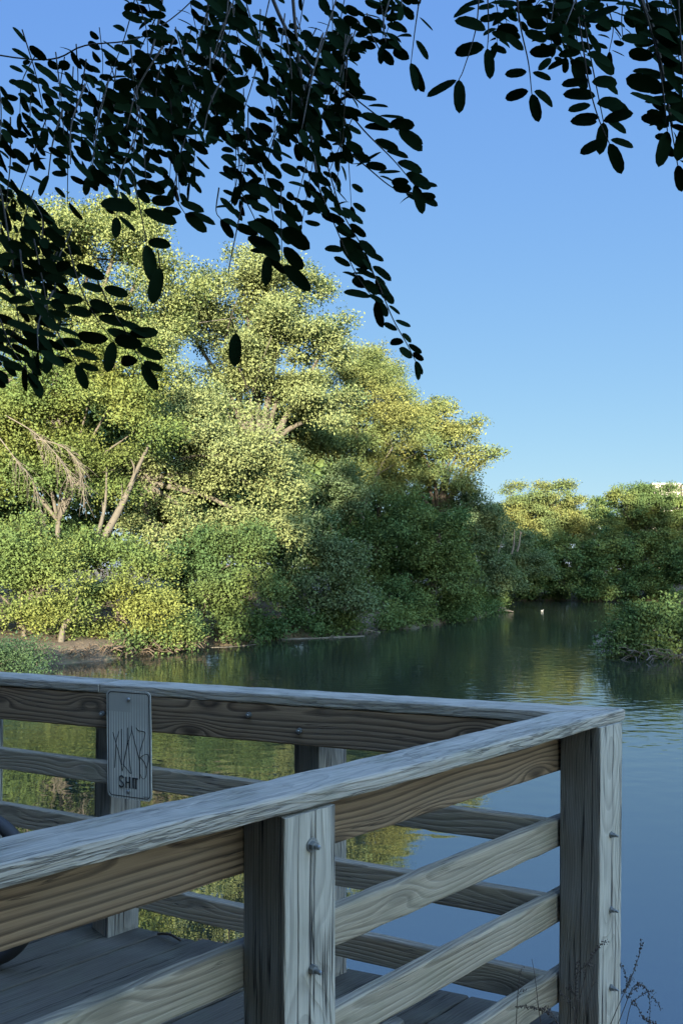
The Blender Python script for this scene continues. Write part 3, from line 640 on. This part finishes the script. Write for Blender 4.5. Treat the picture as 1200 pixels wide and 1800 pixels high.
# the island at the right
for i, (base, ls, lb, mt) in enumerate((
    ((8.7, 23.8), lobs(23.6, (1098,1118,30,26), (1118,1102,32,26), (1120,1138,40,26), (1082,1112,16,14), (1092,1090,14,12), (1128,1080,16,12), (1108,1154,34,12), (1068,1128,14,16), (1076,1150,22,12)), 'sunlit bush at the left tip of the island', M['shrub']),
    ((10.3, 23.9), lobs(23.8, (1165,1098,40,26), (1155,1138,50,28), (1160,1158,50,10), (1198,1122,38,34), (1142,1098,28,26), (1175,1074,20,12)), 'rounded green bush in the middle of the island', M['shrub']),
    ((12.2, 24.5), lobs(24, (1228,1094,44,28), (1218,1136,48,30), (1270,1112,50,40)), 'green bush of the island cut by the right edge of the picture', M['shrub']))):
    tree('shrub', base, ls, mt, M['barkdark'], .105, .06, 61 + i, lb, 'shrub', 'bushes on the island', r0=.05, parts=('foliage', 'stem'), clump=.3)
# woods that close the view behind the named trees
bl = [((-9, 32, 4), 2.5, 1.5, 4), ((-13, 31, 4), 2.5, 1.5, 4.5), ((-5.5, 34, 3.5), 2.5, 1.5, 3.5), ((-16, 30, 5), 3, 2, 5), ((-11, 36, 8), 3, 2, 4), ((-6.5, 41, 7), 3, 1.5, 5), ((-2.5, 42, 6.5), 3, 1.5, 5), ((-8, 33.5, 7), 2.5, 1.2, 3.5), ((1.5, 47.5, 6), 3, 1.5, 5), ((4.5, 52, 4.5), 3, 1.5, 4), ((15, 75, 3.2), 6, 2, 3.4), ((24, 75, 3.5), 6, 2, 3.6), ((33, 74, 3.5), 6, 2, 3.6), ((20, 78, 4.5), 6, 2, 3), ((-4, 34, 4), 2.5, 1.0, 4)]
g = random.Random(3)
for x, y, h in [(-26, 44, 13), (-20, 46, 14), (-14, 47, 13), (-8, 50, 12), (-3, 53, 10), (2, 60, 9), (6, 66, 7), (-32, 36, 12), (-24, 34, 10), (-18, 30, 9), (33, 82, 8), (42, 78, 8), (20, 92, 7), (10, 82, 6), (48, 70, 9), (24, 96, 9), (30, 94, 10), (36, 92, 11), (16, 96, 8), (42, 90, 11)]:
    bl.append(((x, y, h * .62), 3.6, 3.6, h * .38)); bl.append(((x + g.uniform(-1, 1), y, h * .25), 3.8, 3.0, h * .28))
wd = thing('woods', (-10, 46, 0), 'dark green woods closing the view behind the left bank', 'woods'); wd['kind'] = 'stuff'
leaves('foliage', crown_arrays(bl, .34, .22, 77, clump=1.1, dens=.8), M['shrub'], wd)['kind'] = 'stuff'

# trees behind the photographer, which shade the deck and the lower banks
sl = [((0, 0, 9.5), 4.2, 3.4, 5.0), ((2.6, .5, 7), 3.0, 2.6, 3.4), ((-2.6, 0, 7.2), 3.0, 2.6, 3.4), ((0, 0, 13.5), 2.8, 2.4, 3.0), ((0, 0, 4.0), 3.6, 2.6, 2.4), ((0, 0, 1.6), 4.4, 3.2, 2.0)]
hl = [((0, 0, 18.5), 3.6, 3.0, 3.6), ((1.6, .4, 16.8), 2.4, 2.2, 2.2), ((-1.6, 0, 16.8), 2.4, 2.2, 2.2), ((0, 0, 21.5), 2.4, 2.2, 2.2)]
low = [(x, -39, .80 if abs(x - 4) > 2.2 else .665) for x in (-3.3, -.3, 2.4, 5.6, 9.5, 14, 18.5, 23, 28, 33)]
high = [(-3.4, -45, .97), (.2, -46, 1.0), (4.2, -46, 1.05), (8, -46, 1.08), (12, -46, 1.1), (16.5, -46, 1.1), (21, -46, 1.08), (26, -46, 1.08), (31, -46, 1.08), (36, -46, 1.08)]
tall = [(-1.6, -42, 1.05), (-.9, -43, 1.08)]
near = [(-2.8, -2.6, .52), (-4.6, .9, .32), (-1.8, -5.8, .72), (-.2, -10, .95), (-3.6, .3, .38), (-3.2, -1.2, .36), (-1.9, -2.6, .36), (-.7, -4.0, .38), (.6, -8.0, .7), (2.0, -8.5, .5)]
made = {}
for i, (x, y, s, kind) in enumerate([(*a, 'low') for a in low + tall + near] + [(*a, 'high') for a in high]):
    r = thing('tree', (x, y, 1.0), 'broad leafy tree standing behind the viewpoint', 'tree', 'trees behind the viewpoint'); r.scale = (s, s, s); r.rotation_euler.z = i * 1.3
    if kind not in made:
        cv = crown_arrays(sl if kind == 'low' else hl, .42, .28, 88, clump=1.0, dens=.8)
        tb = MB(); tb.tube(curve([(0, 0, -.5), (.1, 0, 3), (0, 0, 9 if kind == 'low' else 17)], 5), [.4 - .03 * q for q in range(11)], 9)
        made[kind] = (npmesh('crown', cv, np.arange(len(cv)), 4, M['shrub']), tb.build('trunk', M['bark'], r, True).data)
    else:
        o = bpy.data.objects.new('trunk', made[kind][1]); C.objects.link(o); o.parent = r
    o = bpy.data.objects.new('crown', made[kind][0]); C.objects.link(o); o.parent = r

# low growth along the shaded left shore
ug = thing('undergrowth', (0, 36, 0), 'dark low growth hugging the shaded left shore', 'undergrowth'); ug['kind'] = 'stuff'
g = random.Random(4); ul = []
for (ax, ay), (bx, by) in zip(SHORE[13:25], SHORE[14:26]):
    n = max(2, int(math.hypot(bx - ax, by - ay) / .8))
    for q in range(n):
        t = (q + g.random()) / n; x, y = ax + (bx - ax) * t, ay + (by - ay) * t; r = g.uniform(.35, .75)
        ul.append(((x - .1 + g.uniform(-.4, .4), y + .1 + g.uniform(-.4, .5), r * .55), r * 1.2, r, r))
leaves('foliage', crown_arrays(ul, .13, .075, 91, clump=.25, dens=.8), M['shrub'], ug)['kind'] = 'stuff'

# ------------------------------------------------------------------ dead wood, roots, stems
def snag(name, pts, r, mat, label, cat, group=None, side=0, seed=0, sub=.5, droop=0.0, thin=.45):
    g = random.Random(seed); pts = [Vector(p) for p in pts]; cp = curve(pts, 5); n = len(cp); mb = MB()
    mb.tube([p for p in cp], [r * (1 - .75 * i / n) for i in range(n)], 7)
    for k in range(side):
        i = g.randint(n // 4, n - 2); d = (cp[min(i + 1, n - 1)] - cp[i]).normalized() - Vector((0, 0, droop))
        e = (d + Vector((g.uniform(-.9, .9), g.uniform(-.5, .5), g.uniform(-.6, .7)))).normalized() * (cp[-1] - cp[0]).length * sub * g.uniform(.3, 1)
        q = curve([cp[i], cp[i] + e * .5 + Vector((0, 0, .05)), cp[i] + e], 4); mb.tube(q, [r * thin * (1 - .8 * j / len(q)) for j in range(len(q))], 5)
    off = Vector(pts[0]); o = mb.build(name, mat, smooth=True); o.data.transform(Matrix.Translation(-off)); o.location = off
    return tag(o, label, cat, group)
snag('bare_tree', [P(105, 1160, 23.4), P(112, 1105, 23.2), P(130, 1075, 23.2), P(138, 1040, 23.4)], .11, M['bark'], 'pale leaning bare stem rising from the roots at the left', 'bare tree', side=2, seed=1)
snag('bare_tree', [P(275, 1118, 25), P(287, 1098, 25), P(290, 1075, 25), P(296, 1050, 25.2)], .09, M['bark'], 'short pale stem behind the lit water edge, left of the small bush', 'bare tree', side=1, seed=2)
snag('bare_tree', [P(165, 975, 26.0), P(200, 915, 25.9), P(225, 865, 25.9), P(243, 822, 26.1), P(268, 770, 26.6)], .145, M['bark'], 'thick sunlit leaning trunk bare of leaves in the left bank', 'bare tree', side=5, seed=3, sub=.22, thin=.3)
snag('bare_tree', [P(165, 965, 25.8), P(178, 920, 25.7), P(186, 880, 25.8), P(188, 820, 26)], .085, M['bark'], 'thinner bare trunk beside the thick leaning one', 'bare tree', side=1, seed=4)
for i, (a, b, c, d, lb) in enumerate((((10,730),(60,760),(100,800),(135,860),'drooping grey dead bough among the left leaves, uppermost'), ((0,770),(30,810),(60,850),(80,930),'drooping grey dead bough at the left edge, lower'), ((60,770),(110,785),(140,820),(150,890),'drooping fine dead bough nearest the thick trunk'))):
    snag('dead_branch', [P(*q, 24.6) for q in (a, b, c, d)], .020, M['deadwood'], lb, 'dead branch', 'dead boughs on the left', side=60, seed=10 + i, sub=.34, droop=.6, thin=.4)
snag('log', [P(583, 1112, 33.5), P(610, 1092, 33.2), P(635, 1072, 33)], .16, M['barkdark'], 'dark thick log leaning out of the shaded bank', 'log', seed=21)
snag('log', [P(370, 1140, 26.3), P(410, 1138, 26.6), P(450, 1133, 27.4)], .05, M['deadwood'], 'pale thin pole lying on the water below the lit bush', 'log', seed=22, side=2, sub=.2)
snag('log', [P(480, 1126, 29.2), P(560, 1122, 29.9), P(640, 1118, 30.8)], .06, M['deadwood'], 'long thin pale log floating along the shaded bank', 'log', seed=23, side=2, sub=.15)
snag('log', [P(560, 1112, 32), P(630, 1107, 32.2), P(668, 1112, 32.4)], .05, M['deadwood'], 'crooked pale branch end above the water in the shade', 'log', seed=24, side=2, sub=.2)
for i, (x, y0, y1, dx, lb) in enumerate(((868, 965, 912, 8, 'tallest upright dead stem at the bank tip'), (876, 970, 930, 14, 'bent dead stem right beside the tallest one'), (902, 960, 930, 2, 'short upright dead stem, middle of the bank tip'), (912, 955, 935, 3, 'short upright dead stem farthest right at the bank tip'))):
    snag('dead_tree', [P(x - 4, y0 + 15, 51), P(x, y0, 51), P(x + dx * .4, (y0 + y1) / 2, 51), P(x + dx, y1, 51)], .07, M['deadwood'], lb, 'dead tree', 'dead stems at the bank tip', side=2, seed=30 + i, sub=.3)
mb = MB(); g = random.Random(8)
for k in range(14):
    a = P(845 + g.uniform(-8, 10), 1076 + g.uniform(-2, 4), 47); b = a + Vector((g.uniform(.6, 1.9), g.uniform(-.6, .6), g.uniform(-.05, .25))); b.z = max(.03, a.z * .3 + g.uniform(0, .3))
    mb.tube(curve([a, (a + b) / 2 + Vector((0, 0, g.uniform(.1, .35))), b], 4), .03, 5)
o = mb.build('brushwood', M['deadwood']); tag(o, 'spray of bleached twigs trailing in the water at the bank tip', 'brushwood')
# tangled roots on the lit shore
mb = MB()
for k in range(150):
    u = g.random(); px = 95 + 260 * u + g.uniform(-12, 12); py = 1160 - 22 * u ** 1.3 - g.uniform(-2, 13); Z = CZ * F / (1166 - 24 * u - HY) + g.uniform(-.3, .4)
    a = P(px, py, Z); b = a + Vector((g.uniform(-.55, .55), g.uniform(-.6, .2), g.uniform(-.2, .3))); b.z = max(-.05, b.z); a.z = max(a.z, .02)
    mb.tube(curve([a, (a + b) / 2 + Vector((0, 0, g.uniform(-.02, .18))), b], 4), [.028 * g.uniform(.4, 1.2) * (1 - .13 * j) for j in range(5)] if False else .012 * g.uniform(.4, 1.6), 5)
tag(mb.build('roots', M['root']), 'brown tangle of exposed roots and brush along the lit shore', 'roots', kind='stuff')
mb = MB()
for k in range(50):
    u = g.random(); px = 1100 + 125 * u; Z = 23.2 - 1.2 * u + g.uniform(-.3, .3); a = P(px, 1160 - g.uniform(0, 14), Z); a.z = max(a.z, .03)
    b = a + Vector((g.uniform(-.7, .5), g.uniform(-.5, .1), g.uniform(-.25, .3))); b.z = max(b.z, -.03)
    mb.tube(curve([a, (a + b) / 2 + Vector((0, 0, .08)), b], 3), .012 * g.uniform(.5, 1.5), 4)
tag(mb.build('roots', M['barkdark']), 'dark twiggy brush along the foot of the island', 'roots', kind='stuff')

# waterbird ------------------------------------------------------------
c = PW(952, 1074); c.z = 0
wb = thing('waterbird', tuple(c), 'tiny pale bird floating on the dark far water', 'bird')
mb = MB(); mb.tube([(-.26, 0, .10), (-.2, 0, .09), (-.05, 0, .07), (.1, 0, .07), (.19, 0, .10), (.21, 0, .19), (.23, 0, .25), (.27, 0, .26), (.33, 0, .245)], [.012, .06, .10, .10, .06, .035, .045, .04, .008], 10)
ob = mb.build('body', M['white'], wb, True); ob.scale = (.34, .34, .34)

# building -------------------------------------------------------------
bd = thing('building', (70, 150, 0), 'pale flat roofed building behind the far right tree', 'building')
z1 = CZ + 148 / F * 150
x0 = (1146 - CX) / F * 150
mb = MB(); mb.box((x0 - 70, 0, 0), (x0 - 70 + 5.2, 14, z1)); mb.box((x0 - 70 + 5.2, -1.0, 0), (x0 - 70 + 34, 14, z1 - .25)); mb.build('wall', M['concrete'], bd)
mb = MB(); mb.box((x0 - 70 - .2, -.2, z1 + .003), (x0 - 70 + 5.3, 14.2, z1 + .3)); mb.box((x0 - 70 + 5.3, -1.2, z1 - .247), (x0 - 70 + 34.2, 14.2, z1 + .1)); mb.build('roof', M['metal'], bd)
for f_ in range(4):
    for i in range(7):
        mb = MB(); x = x0 - 70 + 7.5 + i * 3.6; z = z1 - 2.9 - f_ * 3.4; mb.box((x, -1.06, z), (x + 1.8, -1.003, z + 1.5)); mb.build('window', M['glass'], bd)

# dry weeds beside the corner post --------------------------------------
def weed(path, label, seed, r=.0014, seeds=1.0, side=3, zz=2.35):
    g = random.Random(seed); pts = [P(x, y, zz + dz) for x, y, dz in path]; cp = curve(pts, 8); mb = MB(); n = len(cp)
    mb.tube(cp, [r * (1 - .6 * i / n) for i in range(n)], 5)
    root = thing('dry_weed', tuple(pts[0]), label, 'weed', 'dry weeds by the corner post')
    ends = [(cp, .45)]
    for k in range(side):
        i = g.randint(n // 4, int(n * .8)); d = (cp[i + 1] - cp[i]).normalized(); e = (d * .8 + Vector((g.uniform(-.8, .8), g.uniform(-.3, .3), .2))).normalized() * g.uniform(.03, .09)
        q = curve([cp[i], cp[i] + e * .6, cp[i] + e + Vector((0, 0, -.015))], 4); mb.tube(q, r * .5, 4); ends.append((q, .2))
    local(mb.build('stem', M['weed'], smooth=True), root)
    if seeds:
        mb = MB()
        for q, st in ends:
            m = len(q)
            for j in range(int(m * st), m):
                for _ in range(int(3 * seeds) if len(q) > 6 else 1):
                    p = q[j] + Vector((g.gauss(0, 1), g.gauss(0, 1), g.gauss(0, 1.2))) * .0028; s = g.uniform(.0012, .0028)
                    mb.add([p + Vector(v) * s for v in ((1,0,0),(-1,0,0),(0,1,0),(0,-1,0),(0,0,1.4),(0,0,-1.2))], [(0,2,4),(2,1,4),(1,3,4),(3,0,4),(2,0,5),(1,2,5),(3,1,5),(0,3,5)])
        local(mb.build('seed_head', M['weed']), root)
weed([(1060,1830,0),(1085,1770,0),(1108,1720,.02),(1122,1680,.03),(1126,1652,.03)], 'tallest dry weed right of the corner post with an upright seed spike', 1, side=3)
weed([(1070,1840,.02),(1095,1775,.02),(1112,1735,.03),(1128,1732,.03),(1140,1752,.03),(1141,1800,.03)], 'dry weed right of the corner post arching over to hang down', 2, side=3)
weed([(1095,1850,.01),(1100,1800,.02),(1112,1760,.02),(1130,1790,.02),(1150,1800,.02)], 'low dry weed right of the corner post with a sagging tip', 3, side=2)
weed([(1005,1840,-.06),(1010,1770,-.06),(1013,1720,-.05),(1016,1690,-.05)], 'seedy dry weed standing straight before the corner post', 4, side=3)
weed([(1015,1850,-.06),(1030,1770,-.06),(1042,1720,-.05),(1040,1690,-.05)], 'bare forked dry weed before the corner post', 5, seeds=0, side=3)
weed([(1000,1840,-.06),(1022,1740,-.05),(1035,1690,-.05),(1052,1662,-.04)], 'dry weed before the corner post leaning toward its edge', 6, side=2)
weed([(905,1850,-.1),(908,1770,-.1),(912,1720,-.1),(917,1700,-.1)], 'thin dry weed standing left of the corner post, seedy tip', 7, seeds=.5, side=1)
weed([(958,1850,-.1),(947,1780,-.1),(940,1720,-.1),(934,1685,-.1)], 'thinnest bare dry weed left of the corner post', 8, r=.0014, seeds=0, side=1)
weed([(985,1850,-.1),(980,1800,-.1),(955,1778,-.1),(920,1770,-.1)], 'dry weed bending left across the lowest rail', 9, side=3)

# ------------------------------------------------------------------ overhanging locust tree
lt = thing('locust_tree', (.9, -2.6, 1.1), 'dark locust tree hanging its leafy sprays over the view', 'tree')
mb = MB(); mb.tube(curve([(.9, -2.6, .8), (.95, -2.5, 2.4), (.7, -1.9, 4.2), (.3, -.6, 5.2)], 6), [.2 - .006 * i for i in range(19)], 10); local(mb.build('trunk', M['bark'], smooth=True), lt)
cn = [((-2.2, -2.4, 5.4), 2.4, 1.9, 1.3), ((-3.2, -.9, 4.6), 1.8, 1.5, 1.2), ((-.6, -3.2, 6.6), 2.6, 2.0, 1.6), ((-1.2, -1.2, 5.2), 1.6, 1.2, .9), ((-2.6, -4.4, 7.2), 2.6, 2.2, 1.8)]
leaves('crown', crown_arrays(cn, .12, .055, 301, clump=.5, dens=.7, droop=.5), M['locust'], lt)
FV = []; FI = []
def leaflet(base, d, nrm, L, W, bend):
    d = d.normalized(); nrm = (nrm - d * nrm.dot(d)).normalized(); b = d.cross(nrm)
    prof = ((0, .0), (.08, .46), (.24, .86), (.48, 1.0), (.74, .93), (.91, .60), (1.0, 0.0)); i0 = len(FV)
    for t, wv in prof:
        c = base + d * (L * t) - nrm * (bend * L * t * t)
        if wv == 0: FV.append(c)
        else: FV.append(c + b * (W / 2 * wv) + nrm * (W * .10 * wv)); FV.append(c); FV.append(c - b * (W / 2 * wv) + nrm * (W * .10 * wv))
    FI.append((i0, i0 + 1, i0 + 2)); FI.append((i0, i0 + 2, i0 + 3))
    for k in range(4):
        a = i0 + 1 + 3 * k; FI.append((a, a + 3, a + 4, a + 1)); FI.append((a + 1, a + 4, a + 5, a + 2))
    a = i0 + 13; FI.append((a, a + 3, a + 1)); FI.append((a + 1, a + 3, a + 2))
RT = MB(); lg = random.Random(21); starts = []
def compound(pts, Z, slope, n=6, L=.047, sides=(1, 1), tilt=.5, term=True, Z1=None):
    """a compound leaf: rachis through pixel points at depth Z, pairs of leaflets lying along `slope` (degrees below the horizontal)"""
    Z1 = Z if Z1 is None else Z1; m = len(pts) - 1
    q = [P(x, y, Z + (Z1 - Z) * i / m) for i, (x, y) in enumerate(pts)]; cp = curve(q, 6); N_ = len(cp); starts.append(q[0])
    RT.tube(cp, [.0013 * (1 - .5 * i / N_) for i in range(N_)], 4)
    for k in range(n):
        f = .16 + .80 * k / max(1, n - 1) if n > 1 else .6
        i = min(N_ - 2, int(f * (N_ - 1))); base = cp[i].lerp(cp[i + 1], f * (N_ - 1) - i); ax = (cp[i + 1] - cp[i]).normalized()
        for s_, on in ((1, sides[0]), (-1, sides[1])):
            if lg.random() > on: continue
            a = math.radians(slope + lg.gauss(0, 11)); lat = Vector((math.cos(a), lg.gauss(0, .35), -math.sin(a))) * s_
            d = lat + ax * (lg.uniform(.1, .4) if s_ > 0 else lg.uniform(-.1, .15)); nr_ = Vector((lg.gauss(0, tilt), -1, lg.gauss(.1, tilt)))
            LL = L * lg.uniform(.6, 1.0); st_ = base + d.normalized() * .004
            leaflet(st_, d, nr_, LL, LL * lg.uniform(.33, .46), lg.uniform(-.1, .3))
    if term: leaflet(cp[-1], ax + Vector((lg.gauss(0, .3), 0, -.2)), Vector((lg.gauss(0, tilt), -1, 0)), L * .92, L * .36, .1)
# sprays one can follow against the sky
compound([(560,330),(590,400),(625,480),(660,530)], 1.15, 30, 8, .042, (1, .7))
compound([(640,450),(665,500),(690,560),(715,605),(730,635)], 1.15, 32, 8, .030, (1, .55))
compound([(575,290),(600,370),(640,440),(660,490)], 1.2, 30, 7, .042, (1, .7))
compound([(600,180),(640,230),(690,280),(728,325)], 1.1, 10, 7, .044, (1, .6))
compound([(560,120),(620,170),(665,205),(700,230)], 1.1, 8, 6, .046, (1, .7))
compound([(590,250),(640,290),(690,330),(735,345)], 1.15, 12, 6, .034, (1, .6))
compound([(735,10),(728,60),(722,110)], 1.05, 28, 3, .040, (1, 1))
compound([(494,330),(494,390),(496,470)], 1.2, 35, 5, .064, (1, .8), .4, False)
compound([(420,330),(450,390),(470,450)], 1.25, 32, 4, .05, (1, .6))
compound([(310,300),(312,350),(325,375)], 1.15, -5, 3, .044, (1, 1), .4)
compound([(385,330),(380,370),(388,385)], 1.15, 40, 2, .035, (1, .2), .4)
compound([(425,360),(415,410),(403,470),(404,485)], 1.2, 30, 1, .02, (0, 0), .4, False)
compound([(405,560),(415,585)], 1.1, 88, 1, .05, (0, 0), .3, True)
compound([(230,300),(245,360),(258,430)], 1.0, 5, 3, .05, (1, .8), .3)
compound([(278,440),(282,470)], 1.0, 85, 1, .05, (0, 0), .3, True)
compound([(120,430),(140,500),(170,560),(200,600)], 1.05, 8, 6, .045, (1, .7), .45)
compound([(160,470),(195,540),(225,590),(250,640)], 1.05, 5, 6, .043, (1, .6), .45)
compound([(60,420),(80,520),(90,610)], 1.15, 15, 6, .043, (1, .9), .7)
compound([(20,430),(30,540),(45,640)], 1.15, 20, 6, .043, (1, .9), .7)
compound([(90,560),(110,600),(135,640)], 1.1, 10, 4, .04, (1, 1), .7)
compound([(0,560),(20,610),(50,655)], 1.1, 25, 4, .04, (1, 1), .7)
# right cluster
compound([(842,-20),(836,50),(815,120),(806,140)], 1.05, -18, 2, .046, (.0, 1), .3)
compound([(856,-20),(858,50),(856,85)], 1.05, 10, 3, .042, (1, 1), .35)
compound([(905,-20),(915,50),(928,110),(934,165)], 1.05, 8, 5, .040, (1, 1), .3)
compound([(1010,-10),(1022,70),(1035,150),(1050,205),(1070,252)], 1.05, -8, 6, .046, (1, 1), .35)
compound([(1020,-20),(1030,60),(1045,140),(1060,215)], 1.08, 15, 6, .046, (1, 1), .35)
compound([(965,-30),(985,40),(1005,110)], 1.1, 5, 5, .046, (1, 1), .4)
compound([(1120,-20),(1145,60),(1162,140),(1172,230)], .95, 20, 8, .046, (1, 1), .5)
compound([(1130,-20),(1160,100),(1175,200),(1190,290)], 1.0, 30, 9, .036, (1, 1), .6)
compound([(1190,-20),(1195,60),(1200,140),(1205,220)], .95, 15, 7, .046, (1, 1), .4)
# the dense masses
def inside(x, y, poly):
    c = False; n = len(poly)
    for i in range(n):
        (ax, ay), (bx, by) = poly[i], poly[(i + 1) % n]
        if (ay > y) != (by > y) and x < (bx - ax) * (y - ay) / (by - ay) + ax: c = not c
    return c
def mass(poly, n, slope, sl_sd, ln=(110, 190), L=(.042, .052), down=(70, 115)):
    xs = [p[0] for p in poly]; ys = [p[1] for p in poly]; k = 0; tries = 0
    while k < n and tries < 6000:
        tries += 1
        x, y = lg.uniform(min(xs), max(xs)), lg.uniform(min(ys), max(ys)); a = math.radians(lg.uniform(*down)); l = lg.uniform(*ln)
        e = (x + math.cos(a) * l, y + math.sin(a) * l)
        if not (inside(x, y, poly) and inside(x + (e[0] - x) * .6, y + (e[1] - y) * .6, poly)): continue
        Z = lg.uniform(.95, 1.7); md = ((x + e[0]) / 2 + lg.uniform(-12, 12), (y + e[1]) / 2)
        compound([(x, y), md, e], Z, slope + lg.gauss(0, sl_sd), lg.randint(4, 6), lg.uniform(*L) * (.50 + .18 * Z), (1, .92), .7, lg.random() < .7, Z + lg.uniform(-.12, .12)); k += 1
mass([(-60,90),(120,95),(180,20),(240,-60),(700,-60),(690,60),(620,130),(640,220),(660,330),(600,370),(540,330),(470,350),(400,300),(300,290),(230,330),(120,330),(60,310),(-60,330)], 82, 32, 16)
mass([(-60,40),(30,40),(160,60),(250,-60),(700,-60),(650,60),(600,160),(620,300),(380,260),(230,300),(120,260),(-60,300)], 30, 38, 16)
mass([(-60,300),(60,320),(170,330),(215,400),(130,420),(110,520),(90,640),(20,660),(-60,650)], 17, 30, 18, (70, 120))
mass([(640,-60),(750,-60),(740,40),(660,80),(640,30)], 5, 20, 12, (60, 90))
mass([(850,-80),(1260,-80),(1260,60),(1130,75),(1050,70),(980,62),(900,50),(860,30)], 28, 12, 16, (70, 120))
mass([(1110,-20),(1260,-20),(1260,200),(1190,230),(1150,150),(1115,90)], 7, 20, 14, (90, 140))
# twigs carrying the sprays
br = MB()
for pts, r in (([(-200,60,1.5),(60,105,1.45),(150,80,1.4),(260,60,1.4),(370,-40,1.4),(420,-220,1.3)], .0013), ([(372,-180,1.3),(366,0,1.3),(355,120,1.3),(330,200,1.3)], .0018),
               ([(420,-200,1.3),(480,0,1.25),(540,110,1.2),(600,190,1.15)], .003), ([(300,-200,1.4),(285,0,1.35),(262,110,1.3),(240,200,1.25)], .0022),
               ([(500,-200,1.3),(520,60,1.3),(540,200,1.25),(560,330,1.2)], .0028), ([(-200,150,1.3),(-80,200,1.3),(-10,300,1.2),(18,430,1.15)], .0022),
               ([(900,-260,1.1),(960,-40,1.1),(1010,20,1.08)], .003), ([(1100,-260,1.1),(1125,-20,1.0),(1150,60,.98),(1180,220,.98)], .0026), ([(700,-260,1.2),(735,-30,1.05),(735,10,1.05)], .002)):
    cp = curve([P(x, y, z) for x, y, z in pts], 6); br.tube(cp, [r * (1.2 - .6 * i / len(cp)) for i in range(len(cp))], 5)
for top in ((-.4, 1.35, 4.4), (-.1, 1.3, 4.2), (.45, 1.1, 4.2), (-.7, 1.4, 4.2)):
    t = Vector(top); br.tube(curve([(.3, -.6, 5.2), (t.x * .6, .6, 5.0), t, t + Vector((0, 0, -.55))], 6), [.05 - .0023 * i for i in range(19)], 6)
local(br.build('branch', M['twig'], smooth=True), lt)
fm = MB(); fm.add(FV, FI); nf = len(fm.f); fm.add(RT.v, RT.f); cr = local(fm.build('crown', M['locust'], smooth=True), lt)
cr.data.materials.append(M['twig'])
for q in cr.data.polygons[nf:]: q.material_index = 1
